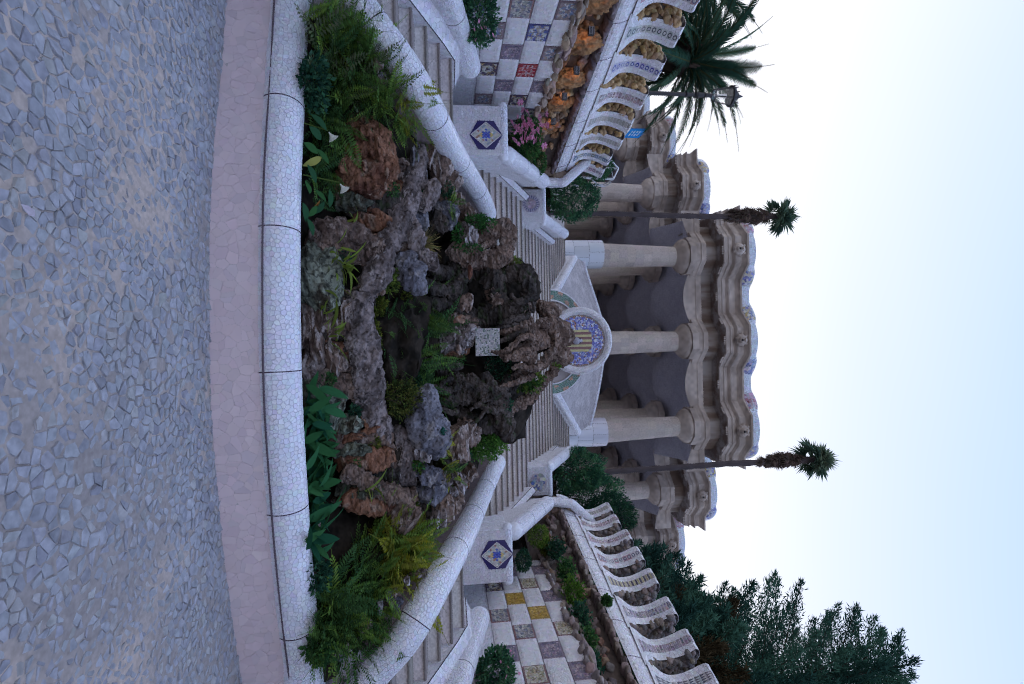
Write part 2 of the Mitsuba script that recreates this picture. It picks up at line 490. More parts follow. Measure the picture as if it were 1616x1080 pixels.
# ---------------------------------------------------------------- stairs
def flight(k, x0, x1, label, x2=None, x3=None):
    """Eleven steps between x0 and x1 (at the top x2 and x3)."""
    x2, x3 = (x0, x1) if x2 is None else (x2, x3)
    key = thing('staircase', label, 'stairs', 'flights of the stairway')
    y0, z0 = FL[k]
    rng = np.random.default_rng(50 + k)
    for i in range(11):
        a, b = x0 + (x2 - x0) * i / 10, x1 + (x3 - x1) * i / 10
        y, z = y0 + RUN * i, z0 + RISE * i
        if k == 0:
            rim = float(np.interp(y, [3.9, 4.6, 5.6, 6.8, 8.4], [3.3, 3.0, 2.3, 2.05, 1.9]))
            a, b = (a, -rim) if b < 0 else (rim, b)
        step = numbered(key + '__step')
        n = max(2, round((b - a) / 0.75))
        cut = np.sort(np.r_[a, a + (b - a) * (np.arange(1, n) + rng.uniform(-0.2, 0.2, n - 1)) / n, b])
        m, t = MB(), MB()
        for c, d in zip(cut[:-1], cut[1:]):
            u = rng.uniform(-0.003, 0.003)
            col = jit(rng, (0.66, 0.60, 0.58), 0.05, 0.015)
            m.box(c + 0.0025, d - 0.0025, y + 0.022 + u, y + RUN + 0.04, z - 0.02, z + RISE - 0.036, col)
        for c, d in zip(cut[:-1] , cut[1:]):
            col = jit(rng, (0.22, 0.19, 0.175), 0.08, 0.02)
            o = 0.0 + rng.uniform(-0.003, 0.003)
            m2 = [(y - 0.012 + o, z + RISE - 0.032), (y - 0.016 + o, z + RISE - 0.018), (y - 0.008 + o, z + RISE - 0.004), (y + 0.012 + o, z + RISE)]
            back = y + RUN + 0.02
            prof = [(y - 0.004 + o, z + RISE - 0.0355)] + m2 + [(back, z + RISE), (back, z + RISE - 0.0355)]
            N = len(prof)
            v = [[c + 0.001, p, q] for p, q in prof] + [[d - 0.001, p, q] for p, q in prof]
            f = [[j, (j + 1) % N, (j + 1) % N + N, j + N] for j in range(N)]
            t.add(v, f, col).add(v, [[0, j, j + 1, j + 1] for j in range(1, N - 1)] + [[N, N + j + 1, N + j, N + j] for j in range(1, N - 1)], col)
        m.put('x', 'stone_fine')
        scene[step] = scene.pop('x' if 'x' in scene else [q for q in scene if q.startswith('x')][0])
        t.put('tread', 'stone_fine', step)
    return key


flight(0, -4.0, -2.0, 'lower flight of pale stone steps left of the fountain island')
flight(0, 2.0, 4.0, 'lower flight of pale stone steps right of the fountain island')
flight(1, -3.5, 3.6, 'wide second flight of steps rising just behind the fountain grotto')
flight(2, -3.4, 3.7, 'wide third flight of steps ending below the round emblem')
flight(3, -3.95, -1.2, 'narrow top flight of steps left of the round emblem', -4.8, -3.6)
flight(3, 1.35, 4.2, 'narrow top flight of steps right of the round emblem', 3.9, 5.0)

# ---------------------------------------------------------------- fountain basin with its rim
basin = thing('fountain_basin', 'low planter basin clad in pinkish broken tile with a fat white mosaic rim', 'planter')
pts = np.array([atz(x, y, 0) for x, y in ((372, -90), (362, -40), (357, 0), (350, 100), (340, 200), (333, 300), (330, 420), (330, 540), (333, 650), (341, 750), (350, 850), (362, 950), (375, 1040), (388, 1110), (402, 1170))])
pts[:, 2] = 0
base = spline(pts, 110)
HW = 0.345
P = np.stack([base, base + [0, 0.045, HW]], 1)
P = np.stack([base + (np.array([0, 0.045, HW])) * k for k in np.linspace(0, 1, 4)], 1)
tn, _, _ = frames(base)
N = np.repeat(np.stack([tn[:, 1], -tn[:, 0], 0 * tn[:, 0]], -1)[:, None], 4, 1)
v, f = grid(P)
m = MB().add(v, f, (0.40, 0.34, 0.33))
m.put('wall_core', 'matte', basin)
w, L, W = on_grid(P, N)
pk = pieces(cells(L, W, 0.062, 5, 0.75), 0.0012, 0.003, 6, lambda g, c: jit(g, (0.58, 0.46, 0.465) if g.random() < 0.85 else (0.54, 0.44, 0.45), 0.03, 0.008), w, 0.02)
put_pieces(pk, 'wall_tile', 'glazed', basin, 300)
MB().add(*tube(base + [0, 0.014, HW - 0.003], 0.0075, 6), c=(0.10, 0.075, 0.09)).put('dark_joint', 'matte', basin)
front = base + np.array([0, 0.165, HW + 0.05])
lside = [(771, 340, 8.4), (737, 276, 6.8), (696, 208, 5.65), (648, 120, 4.95), (602, 57, 4.80), (562, 8, 4.76)]
rside = [(566, 1074, 4.76), (606, 1044, 4.80), (655, 982, 4.78), (688, 922, 5.12), (732, 842, 6.15), (763, 775, 7.6), (787, 727, 8.7)]
lcorner, rcorner = np.array([(-3.10, 4.74, 0.82), (-3.20, 4.64, 0.58), (-3.04, 4.54, 0.44)]), np.array([(2.98, 4.50, 0.43), (3.14, 4.62, 0.58), (3.07, 4.72, 0.80)])
lside, rside = np.array([at(*q) for q in lside]), np.array([at(*q) for q in rside])
mid = front[(front[:, 0] > -2.8) & (front[:, 0] < 2.72)][::7]
from scipy.ndimage import gaussian_filter1d
rim = gaussian_filter1d(spline(np.vstack([lside, lcorner, mid, rcorner, rside]), 420), 5, axis=0, mode='nearest')
s_rim = np.r_[0, np.cumsum(np.linalg.norm(np.diff(rim, axis=0), axis=1))]
rad_rim = np.interp(s_rim, [0, 5.2, s_rim[-1] - 5.4, s_rim[-1]], [0.132, 0.156, 0.156, 0.132])
mosaic_pipe('rim', basin, rim, rad_rim, 0.033, 30, 1.0)
for q, sg in ((rim[(s_rim < 5.6) & (rim[:, 1] > 4.78)], -1), (rim[(s_rim > s_rim[-1] - 5.9) & (rim[:, 1] > 4.78)], 1)):
    low = q.copy()
    low[:, 2] = np.maximum(q[:, 2] - 1.2, 0.0)
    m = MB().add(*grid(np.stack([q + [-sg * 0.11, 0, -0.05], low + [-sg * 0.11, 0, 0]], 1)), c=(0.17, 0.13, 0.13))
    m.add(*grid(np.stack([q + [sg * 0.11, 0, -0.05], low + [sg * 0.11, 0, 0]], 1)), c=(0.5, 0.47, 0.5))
    m.put('side_wall', 'stone_fine', basin)
# planting soil that climbs towards the grotto
lz = lside[::-1]


def soil_z(x, y):
    x, y = np.asarray(x, float), np.asarray(y, float)
    half = np.interp(y, [4.0, 4.6, 5.2, 6, 8, 9], [2.5, 2.65, 2.35, 2.15, 1.95, 1.8])
    u = np.clip(np.abs(x - 0.03) / half, 0, 1)
    z = np.interp(y, [4, 4.5, 5.2, 6, 7, 8.9], [0.30, 0.34, 0.5, 0.95, 1.45, 1.8]) + 0.14 * (fbm(np.stack([x * 2.5, y * 2.5, 0 * x], -1), 4, 2) - 0.5)
    bank = np.interp(y, lz[:, 1], lz[:, 2]) - 0.24 + 0.10 * (fbm(np.stack([x * 4, y * 4, 0 * x], -1), 3, 5) - 0.5)
    k = sst_np(u, 0.45, 0.95) * np.interp(y, [4.2, 4.6], [0.15, 1])
    return z * (1 - k) + np.maximum(z, bank) * k


def on_soil(x, y):
    """Where the line of sight through a pixel meets the planting soil."""
    Y = np.linspace(4.0, 8.8, 500)
    p = at(x, y, 1.0)[None] * Y[:, None] + np.array([0, 0, EYE]) * (1 - Y)[:, None]
    hit = np.nonzero(p[:, 2] < soil_z(p[:, 0], p[:, 1]))[0]
    return p[hit[0]] if len(hit) else p[60]


nx, ny = 80, 90
U, V = np.meshgrid(np.linspace(-1, 1, nx), np.linspace(0, 1, ny), indexing='ij')
Ys = 4.02 + V * 4.9
F0 = np.interp(U * 2.6, base[:, 0], base[:, 1]) + 0.10
Ys = F0 + V * (8.92 - F0)
Xs = U * np.interp(Ys, [4.0, 4.6, 5.2, 6, 8, 9], [2.55, 2.7, 2.4, 2.15, 1.95, 1.8]) + 0.03
Zs = soil_z(Xs, Ys)
add('planting_soil', grid(np.stack([Xs, Ys, Zs], -1)), 'soil', smooth=True, kind='structure')

# ---------------------------------------------------------------- parapets, rails and pillars beside the stairs
def parapet(s, k, inner, outer, lift0, y0, y1, name):
    """The low sloped kerb beside a flight: inner face, tilted top."""
    fy, fz = FL[k]
    yy = np.linspace(y0, y1, 12)
    nose = lambda y: fz + RISE + np.clip((y - fy) / RUN, -0.5, 10) * RISE
    a = np.stack([np.full(12, s * inner), yy, nose(yy) - 0.7], -1)
    b = np.stack([np.full(12, s * inner), yy, nose(yy) + lift0], -1)
    c = np.stack([np.full(12, s * outer), yy, nose(yy) + lift0 + 0.10], -1)
    m = MB()
    P1 = np.stack([a, b], 1)
    P2 = np.stack([b, (b + c) / 2, c], 1)
    up = np.array([-s * 0.4, -0.36, 0.84])
    for P, n in ((P1, np.array([-s, 0, 0.0])), (P2, up / np.linalg.norm(up))):
        m.add(*grid(P), c=(0.34, 0.32, 0.34))
        w, L, W = on_grid(P, np.broadcast_to(n, P.shape))
        for v, f, cc in pieces(cells(L, W, 0.07, int(90 + k + s)), 0.0025, 0.0025, 3 + k, lambda g, c: white(g, c, (0.60, 0.58, 0.61)), w, 0.02):
            m.add(v, f, cc)
    m.add(*tube(b + [0, 0, 0.002], 0.008, 6), c=(0.05, 0.04, 0.05))
    m.add(*tube(c + [-s * 0.01, 0, 0.004], 0.010, 6), c=(0.05, 0.04, 0.05))
    return m.put('kerb', 'glazed', name)


def hexagon(cx, cy, cz, r, parent, seed, kind):
    """A ceramic hexagon set into a pillar: dark blue frame, lozenge of painted tile."""
    rng = np.random.default_rng(seed)
    fr = frame((cx, cy, cz), (1, 0, 0), (0, 0, 1), (0, -1, 0))
    ang = np.radians(np.arange(6) * 60 + 90)
    hexa = np.stack([np.cos(ang), np.sin(ang)], 1) * r
    if kind == 0:
        m = MB().prism(hexa, 0.022, (0.030, 0.022, 0.10), fr)
        key = m.put('hexagon_plaque', 'glazed', parent, label='dark blue hexagonal ceramic plaque')
        R = r * 0.93
        loz = np.array([[0, R], [R * 0.84, 0], [0, -R], [-R * 0.84, 0]])
        m = MB()
        # small tiles of the lozenge: a star of petals on a mottled field
        d = 0.045 * r / 0.24
        for i in range(-12, 13):
            for j in range(-12, 13):
                x, y = (i - j) * d * 0.42, (i + j) * d * 0.5
                if abs(x) / (R * 0.84) + abs(y) / R > 0.93:
                    continue
                rad, th = math.hypot(x, y) / R, math.atan2(y, x)
                star = math.cos(4 * th) * 0.5 + 0.5
                col = (0.50, 0.47, 0.42)
                if rad < 0.07:
                    col = (0.03, 0.04, 0.30)
                elif rad < 0.13:
                    col = (0.6, 0.58, 0.6)
                elif rad < 0.26 + 0.12 * star and math.cos(8 * th) > -0.2:
                    col = (0.05, 0.08, 0.38)
                elif rad < 0.42 and star > 0.6:
                    col = (0.55, 0.42, 0.15)
                elif math.sin(22 * x / R) * math.sin(22 * y / R) > 0.35:
                    col = (0.28, 0.34, 0.40) if rng.random() < 0.6 else (0.35, 0.16, 0.12)
                col = jit(rng, col, 0.12, 0.05)
                e = 0.46
                q = np.array([[0, d], [d * 0.84, 0], [0, -d], [-d * 0.84, 0]]) * e + [x, y]
                v = np.vstack([np.c_[q, np.full(4, 0.027)], np.c_[q * 1.0, np.full(4, 0.018)]])
                m.add(fr(v), [[0, 3, 2, 1], [0, 1, 5, 4], [1, 2, 6, 5], [2, 3, 7, 6], [3, 0, 4, 7]], col)
        m.add(fr(np.c_[loz * 0.96, np.full(4, 0.0235)]), [[0, 3, 2, 1]], (0.4, 0.38, 0.36))
        m.put('painted_lozenge', 'glazed', key)
        m = MB()
        for a in range(4):
            p, q = loz[a], loz[(a + 1) % 4]
            v = np.array([[*p, 0.03], [*q, 0.03]])
            m.add(*tube(fr(v), 0.006, 6), c=(0.62, 0.56, 0.55))
        m.put('lozenge_edge', 'glazed', key)
        return key
    m = MB().prism(hexa, 0.018, (0.42, 0.36, 0.38), fr)
    key = m.put('hexagon_plaque', 'glazed', parent)
    m = MB()
    if kind == 1:                                                     # radiating lilac and white plaque
        for k in range(40):
            a0, a1 = 2 * PI * k / 40, 2 * PI * (k + 0.7) / 40
            rr = [r * 0.55, r * 0.86]
            v = [[math.cos(a) * q, math.sin(a) * q, 0.022] for q in rr for a in (a0, a1)]
            m.add(fr(np.array(v)), [[0, 2, 3, 1]], (0.08, 0.08, 0.22) if k % 2 else (0.55, 0.5, 0.55))
        for k in range(60):
            a, q = rng.uniform(0, 2 * PI), r * 0.5 * math.sqrt(rng.random())
            c = np.array([math.cos(a) * q, math.sin(a) * q])
            th = np.arange(5) * 2 * PI / 5 + rng.random()
            m.add(fr(np.c_[c + 0.022 * np.stack([np.cos(th), np.sin(th)], 1), np.full(5, 0.0215 + 0.002 * rng.random())]), [[0, 2, 1], [0, 3, 2], [0, 4, 3]], jit(rng, (0.40, 0.30, 0.36), 0.2, 0.1))
    else:
        for k in range(70):
            a, q = rng.uniform(0, 2 * PI), r * 0.8 * math.sqrt(rng.random())
            c = np.array([math.cos(a) * q, math.sin(a) * q])
            th = np.arange(6) * 2 * PI / 6 + rng.random()
            col = ((0.12, 0.15, 0.32), (0.5, 0.48, 0.42), (0.30, 0.24, 0.26), (0.3, 0.33, 0.4))[rng.integers(4)]
            m.add(fr(np.c_[c + rng.uniform(0.03, 0.06) * np.stack([np.cos(th), np.sin(th)], 1), np.full(6, 0.020 + 0.004 * rng.random())]), [[0, 2, 1], [0, 3, 2], [0, 4, 3], [0, 5, 4]], jit(rng, col, 0.15, 0.08))
    m.put('plaque_mosaic', 'glazed', key)
    return key


def pillar(x0, x1, y, yb, z0, z1, name, seed, kind, r, hx=None, hz=None):
    m = panel((x0, y, z0), (1, 0, 0), (0, 0, 1), x1 - x0, z1 - z0, 0.045, seed, (0.58, 0.545, 0.565))
    inner = x1 if x1 < 0 else x0
    if x1 < 0:
        p2 = panel((x1, y, z0), (0, 1, 0), (0, 0, 1), yb - y, z1 - z0, 0.05, seed + 1)
    else:
        p2 = panel((x0, yb, z0), (0, -1, 0), (0, 0, 1), yb - y, z1 - z0, 0.05, seed + 1)
    m.add(*p2.mesh(), c=p2.col()).box(x0 + 0.004, x1 - 0.004, y + 0.004, yb, z0, z1 - 0.004, (0.4, 0.38, 0.4))
    m.put('pillar', 'glazed', name)
    a = np.array([[x0 - 0.02, y + 0.07, z1], [x1 + 0.0, y + 0.07, z1]])
    mosaic_pipe('pillar_coping', name, spline(a, 14), 0.085, 0.05, seed + 5)
    hexagon((x0 + x1) / 2 if hx is None else hx, y - 0.002, (z0 + z1) / 2 if hz is None else hz, r, name, seed, kind)


PL = {-1: [((708, 0), (742, 106)), ((799, 246), (856, 286)), ((853, 343), (890, 369))],
      1: [((722, 1082), (756, 975)), ((810, 838), (863, 795)), ((866, 737), (898, 712))]}
for s in (-1, 1):
    w = 'left' if s < 0 else 'right'
    rail = thing('stair_parapet', 'lowest white mosaic parapet rail on the %s beside the lower flight of steps' % w, 'parapet', 'stair parapets')
    (xa, ya), (xb, yb) = PL[s][0]
    a, b = at(xa, ya, 6.85), at(xb, yb, 8.45)
    p0 = a + (a - b) * 1.5
    path = spline(np.array([p0, a, b]), 70)
    mosaic_pipe('rail', rail, path, 0.165, 0.040, 300 + s, 1.2)
    low = path.copy()
    low[:, 2] -= 1.0
    MB().add(*grid(np.stack([path + [-s * 0.13, 0, -0.04], low + [-s * 0.13, 0, 0]], 1)), c=(0.5, 0.48, 0.5)).put('wall', 'stone_fine', rail)
    parapet(s, 0, 4.0, 4.24, 0.04, 3.9, 8.5, rail)

    rail = thing('stair_parapet', 'white mosaic parapet with blue hexagon plaque on the %s beside the second flight' % w, 'parapet', 'stair parapets')
    (xa, ya), (xb, yb) = PL[s][1]
    a, b = at(xa, ya, 9.95), at(xb, yb, 12.8)
    mosaic_pipe('rail', rail, spline(np.array([a, b]), 50), 0.175, 0.046, 320 + s, 0.9)
    q = spline(np.array([a, b]), 20)
    low = q.copy()
    low[:, 2] -= 1.6
    MB().add(*grid(np.stack([q + [-s * 0.14, 0, -0.04], low + [-s * 0.14, 0, 0]], 1)), c=(0.55, 0.53, 0.55)).put('wall', 'stone_fine', rail)
    parapet(s, 1, 3.5 if s < 0 else 3.6, 3.62 if s < 0 else 3.72, 0.10, 9.5, 13.2, rail)
    if s < 0:
        e, g = at(722, 166, 9.4), at(797, 246, 9.4)
        c = at(767, 214, 9.4)
    else:
        e, g = at(728, 924, 9.4), at(803, 836, 9.4)
        c = at(784, 875, 9.4)
    x0, x1 = sorted((e[0], g[0]))
    pillar(x0, x1, 9.4, 10.2, 1.76, max(e[2], g[2]) - 0.02, rail, 340 + s, 0, 0.285, c[0], c[2])

    rail = thing('stair_parapet', 'white mosaic parapet with round-patterned hexagon plaque on the %s beside the third flight' % w, 'parapet', 'stair parapets')
    (xa, ya), (xb, yb) = PL[s][2]
    a, b = at(xa, ya, 15.6), at(xb, yb, 18.6)
    mosaic_pipe('rail', rail, spline(np.array([a, b]), 50), 0.175, 0.05, 360 + s, 1.3)
    q = spline(np.array([a, b]), 20)
    low = q.copy()
    low[:, 2] -= 1.6
    MB().add(*grid(np.stack([q + [-s * 0.14, 0, -0.04], low + [-s * 0.14, 0, 0]], 1)), c=(0.55, 0.53, 0.55)).put('wall', 'stone_fine', rail)
    parapet(s, 2, 3.4 if s < 0 else 3.7, 3.55 if s < 0 else 3.85, 0.12, 15.0, 18.7, rail)
    if s < 0:
        e, g, c = at(824, 299, 15.0), at(857, 352, 15.0), at(838, 322, 15.0)
    else:
        e, g, c = at(835, 783, 15.0), at(866, 737, 15.0), at(849, 761, 15.0)
    x0, x1 = sorted((e[0], g[0]))
    pillar(x0, x1, 15.0, 15.9, 3.52, max(e[2], g[2]) + 0.02, rail, 380 + s, 1 if s < 0 else 2, 0.27, c[0], c[2])

# ---------------------------------------------------------------- chequered side walls
PAL = [[(0.33, 0.31, 0.30), (0.20, 0.20, 0.24), (0.45, 0.42, 0.38)], [(0.40, 0.34, 0.22), (0.28, 0.24, 0.16), (0.5, 0.45, 0.38)],
       [(0.10, 0.13, 0.33), (0.5, 0.5, 0.52), (0.32, 0.27, 0.24)], [(0.30, 0.22, 0.26), (0.38, 0.30, 0.33), (0.2, 0.17, 0.22)],
       [(0.32, 0.04, 0.05), (0.42, 0.10, 0.10), (0.50, 0.36, 0.36)], [(0.16, 0.20, 0.30), (0.40, 0.38, 0.40), (0.26, 0.2, 0.2)],
       [(0.42, 0.27, 0.06), (0.48, 0.32, 0.09), (0.36, 0.22, 0.05)], [(0.10, 0.08, 0.12), (0.48, 0.45, 0.42), (0.4, 0.3, 0.15)],
       [(0.30, 0.29, 0.16), (0.36, 0.34, 0.2), (0.28, 0.26, 0.15)]]
EDGE = [(0.27, 0.15, 0.15), (0.24, 0.14, 0.14), (0.07, 0.07, 0.2), (0.26, 0.2, 0.24), (0.3, 0.05, 0.06), (0.2, 0.14, 0.16), (0.38, 0.25, 0.08), (0.10, 0.07, 0.10), (0.3, 0.28, 0.16)]
tile_cache = {}


def fancy_tile(k, L, W):
    """One decorated tile: coloured edge, dished mosaic field, a motif."""
    if k in tile_cache:
        return tile_cache[k]
    rng = np.random.default_rng(400 + k)
    m = MB()
    b = 0.022
    for a in ((0, L, 0, b), (0, L, W - b, W), (0, b, b, W - b), (L - b, L, b, W - b)):
        m.box(a[0], a[1], a[2], a[3], 0.0, 0.016, EDGE[k])
    m.add([[0, 0, 0.002], [L, 0, 0.002], [L, W, 0.002], [0, W, 0.002]], [[0, 1, 2, 3]], (0.22, 0.2, 0.2))
    motif = rng.integers(3)

    def col(g, c):
        x, y = (c[0] / (L - 2 * b) - 0.5) * 2, (c[1] / (W - 2 * b) - 0.5) * 2
        r, th = math.hypot(x, y), math.atan2(y, x)
        q = (math.sin(5 * r * PI / 2 + 1) if motif == 0 else math.cos(6 * th) * (0.3 < r < 0.8) if motif == 1 else math.sin(x * 6) * math.sin(y * 6))
        i = 0 if q > 0.25 else 1 if q < -0.25 else 2
        if g.random() < 0.22:
            i = g.integers(3)
        return jit(g, PAL[k][i], 0.14, 0.05)

    dish = lambda s, t, h: np.stack([s + b, t + b, h + 0.005 + 0.016 * np.minimum(1, ((s / (L - 2 * b) - 0.5) ** 2 + (t / (W - 2 * b) - 0.5) ** 2) * 3)], -1)
    for v, f, c in pieces(cells(L - 2 * b, W - 2 * b, 0.027, 410 + k), 0.0014, 0.003, 420 + k, col, dish, 0.05):
        m.add(v, f, c)
    tile_cache[k] = mesh_of(m.mesh(), 'glazed', False, m.col())
    return tile_cache[k]


def white_tile(L, W, seed):
    """A cushion of white broken tile."""
    key = ('w', seed)
    if key not in tile_cache:
        m = MB()
        z = lambda s, t: 0.006 + 0.030 * (np.clip(1 - (2 * s / L - 1) ** 4, 0, 1) * np.clip(1 - (2 * t / W - 1) ** 4, 0, 1)) ** 0.5
        s, t = np.meshgrid(np.linspace(0, L, 13), np.linspace(0, W, 9), indexing='ij')
        m.add(*grid(np.stack([s, t, z(s, t) - 0.003], -1)), c=(0.42, 0.40, 0.42))
        for v, f, c in pieces(cells(L, W, 0.05, seed), 0.0013, 0.002, seed, lambda g, c: white(g, c, (0.68, 0.655, 0.665), 0.04), lambda s, t, h: np.stack([s, t, z(s, t) + h], -1), 0.02):
            m.add(v, f, c)
        tile_cache[key] = mesh_of(m.mesh(), 'glazed', False, m.col())
    return tile_cache[key]


XW, RB, RH, PERIOD = 4.8, [1.905, 2.25, 2.595, 2.94, 3.285], 0.345, 1.166
FT, WT = 0.44, 0.726
YS, YE = 5.2, 12.4


def merl(Y):
    """The line of the upper wall: distance from the axis."""
    return 5.62 + (4.16 - 5.62) * (Y - 8.6) / (13.7 - 8.6)


def boulder(rng, size, sub=2, rough=0.22, flat=(1, 1, 1)):
    ico = trimesh.creation.icosphere(sub, 1.0)
    v = np.array(ico.vertices)
    seed = int(rng.integers(1e6))
    d = 1 + rough * 2 * (fbm(v * 1.3 + 7, 3, seed) - 0.5)
    v = np.sign(v) * np.abs(v) ** 0.8
    v = v * d[:, None]
    for k in range(7):                                                # broken faces
        n = rng.normal(0, 1, 3)
        n /= np.linalg.norm(n)
        v = v - np.maximum(v @ n - rng.uniform(0.62, 0.95), 0)[:, None] * n
    return v * np.asarray(size) * flat * 1.1, ico.faces


def rot(rng, v, amp=1.0):
    a, b, c = rng.normal(0, amp, 3)
    R = trimesh.transformations.euler_matrix(a, b, c)[:3, :3]
    return v @ R.T


lamp_spots = []
for s in (-1, 1):
    w = 'left' if s < 0 else 'right'
    wall = thing('chequered_wall', 'side wall on the %s chequered with white and patterned ceramic tiles under rough stones' % w, 'wall', 'chequered walls')
    rng = np.random.default_rng(500 + s)
    m = MB()
    a, b = sorted((s * (XW + 0.012), s * (XW + 0.30)))
    m.box(a, b, YS, YE, 0.0, 3.60, (0.44, 0.41, 0.43))
    m.put('core', 'matte', wall)
    x = np.array([0, 1, 0]) if s < 0 else np.array([0, -1, 0])
    pn = panel((s * (XW + 0.008), 8.2 if s < 0 else 11.6, 1.76), x, (0, 0, 1), 3.4, 0.49, 0.05, 510)
    pn.put('plain_base', 'glazed', wall)
    for r in range(5):
        y = YS + (0.0 if r % 2 == 0 else PERIOD / 2) + ((7.876 - YS) % PERIOD) - PERIOD
        while y < YE:
            for kind, L in (('white', WT), ('fancy', FT)):
                if y + 0.02 > YS - 0.1 and y + L < YE and not (r == 0 and y + L > 8.2):
                    o = np.array([s * XW, y if s < 0 else y + L, RB[r]])
                    M = np.eye(4)
                    M[:3, 0], M[:3, 1], M[:3, 2], M[:3, 3] = x, (0, 0, 1), (-s, 0, 0), o
                    if kind == 'white':
                        add('white_tile', white_tile(WT - 0.012, RH - 0.012, 430 + int(rng.integers(3))), None, wall, to_world=T(M))
                    else:
                        k = [0, 3, 1, 2, 5, 1, 4, 0, 5, 3, 2, 7][int(rng.integers(12))] if s < 0 else [7, 3, 8, 3, 1, 3, 6, 7, 1, 7, 3, 0][int(rng.integers(12))]
                        if s < 0 and r == 3 and 8.9 < y < 9.8:
                            k = 4
                        add('patterned_tile', fancy_tile(k, FT, RH - 0.012), None, wall, to_world=T(M))
                y += L
    # rough stones along the top edge
    y = 6.4
    brown = [(0.27, 0.20, 0.16), (0.34, 0.25, 0.19), (0.22, 0.17, 0.15)] if s < 0 else [(0.22, 0.165, 0.145), (0.28, 0.21, 0.18), (0.18, 0.145, 0.14)]
    while y < 12.8:
        for lay in range(2):
            sz = (rng.uniform(0.09, 0.15), rng.uniform(0.05, 0.11), rng.uniform(0.035, 0.07))
            v, f = boulder(rng, sz, 2, 0.45)
            v = rot(rng, v, 0.25) + [s * (XW + 0.02 + 0.10 * lay + rng.uniform(-0.06, 0.03)), y + rng.uniform(-0.03, 0.03), 3.58 + 0.10 * lay + rng.uniform(-0.05, 0.04)]
            add('edge_stone', (v, f), 'stone_rough', wall, True, np.tile(jit(rng, brown[rng.integers(3)], 0.12, 0.04), (len(v), 1)))
        y += rng.uniform(0.12, 0.19)
    # ------- upper wall with merlons
    up = thing('battlement', 'upper wall on the %s crowned with curved white mosaic merlons over brown rubble' % w, 'wall', 'battlements')
    Ya = np.linspace(6.2, 13.9, 40)
    Xa = s * np.array([merl(q) for q in Ya])
    d = np.array([s * (merl(9.6) - merl(8.6)), 1.0, 0])
    d /= np.linalg.norm(d)
    nrm = np.array([-s * d[1], s * d[0], 0])                          # towards the stairs
    zb = lambda Y: 4.56 + (4.36 - 4.56) * (np.asarray(Y) - 8.6) / 5.1
    m = MB()
    lo = np.stack([Xa, Ya, Ya * 0 + 3.3], -1)
    hi = np.stack([Xa, Ya, zb(Ya) - 0.03], -1)
    m.add(*grid(np.stack([lo, hi, hi - nrm * 0.5, lo - nrm * 0.5], 1)), c=(0.10, 0.075, 0.065))
    bed = np.stack([np.stack([Ya * 0 + s * XW, Ya, Ya * 0 + 3.56], -1), lo + [0, 0, 0.30]], 1)
    m.add(*grid(bed), c=(0.12, 0.09, 0.075))
    m.put('rubble_core', 'stone_rough', up)
    # rubble faces and flat course stones under the white base
    ps = []
    for k in range(330):
        Yk = rng.uniform(6.6, 13.6)
        if abs(merl(Yk) - XW) < 0.05 and Yk > 12.2:
            continue
        z = rng.uniform(3.62, zb(Yk) - 0.22)
        v, f = boulder(rng, (rng.uniform(0.05, 0.10), rng.uniform(0.05, 0.11), rng.uniform(0.04, 0.09)), 2, 0.5)
        c0 = jit(rng, ((0.30, 0.17, 0.09), (0.24, 0.16, 0.12), (0.33, 0.21, 0.12))[rng.integers(3)] if s < 0 else ((0.20, 0.15, 0.13), (0.25, 0.15, 0.11), (0.16, 0.13, 0.12))[rng.integers(3)], 0.15, 0.05)  # left rubble is more orange, with warm light put into its colour
        ps.append((rot(rng, v, 0.4) + [s * merl(Yk), Yk, z] + nrm * rng.uniform(-0.03, 0.08), f, c0))
    for v, f, c in ps[:170]:
        add('rubble_stone', (v, f), 'stone_rough', up, True, np.tile(c, (len(v), 1)))
    y = 6.4
    crs = MB()
    while y < 13.7:
        wd = rng.uniform(0.07, 0.15)
        v, f = boulder(rng, (0.13 + rng.uniform(0, 0.06), wd * 0.62, rng.uniform(0.05, 0.075)), 2, 0.3)
        v = v @ np.array([-nrm * s * -1 if False else nrm, d, [0, 0, 1]]) + [s * merl(y), y, zb(y) - 0.10 + rng.uniform(-0.02, 0.02)] + nrm * 0.06
        add('course_stone', (v, f), 'stone_rough', up, True, np.tile(jit(rng, (0.17, 0.13, 0.14) if s < 0 else (0.24, 0.185, 0.165), 0.14, 0.03), (len(v), 1)))
        y += wd * 1.02
    # white base band
    yy = np.linspace(6.2, 13.8, 60)
    o = np.stack([s * np.array([merl(q) for q in yy]), yy, zb(yy)], -1)
    prof = [(0.16, -0.03), (0.165, 0.03), (0.14, 0.12), (0.09, 0.22), (0.05, 0.30), (-0.02, 0.325), (-0.28, 0.31)]
    P = np.stack([o + nrm * a + [0, 0, b] for a, b in prof], 1)
    m = MB().add(*grid(P), c=(0.36, 0.34, 0.36))
    tang = np.array([(0.1 * 0, 0)])
    Nn = np.stack([np.broadcast_to(nrm * q[0] + np.array([0, 0, 1]) * q[1], o.shape) for q in ((1, -0.1), (0.97, 0.25), (0.9, 0.43), (0.88, 0.46), (0.7, 0.7), (0.1, 1), (0, 1))], 1)
    w_, L, W = on_grid(P, Nn)
    for v, f, c in pieces(cells(L, W, 0.055, 600 + s), 0.003, 0.003, 601 + s, white, w_, 0.02):
        m.add(v, f, c)
    for q in np.arange(6.5, 13.6, 0.8):
        i = int(np.argmin(np.abs(yy - q)))
        m.add(*tube(P[i] + Nn[i] * 0.002, 0.007, 6), c=(0.12, 0.08, 0.12))
    m.put('base_band', 'glazed', up)
    # merlons: curved white fronts, rubble cheeks
    spots = [6.95, 7.65, 8.45, 9.17, 9.95, 10.75, 11.45, 12.1, 12.7, 13.2]
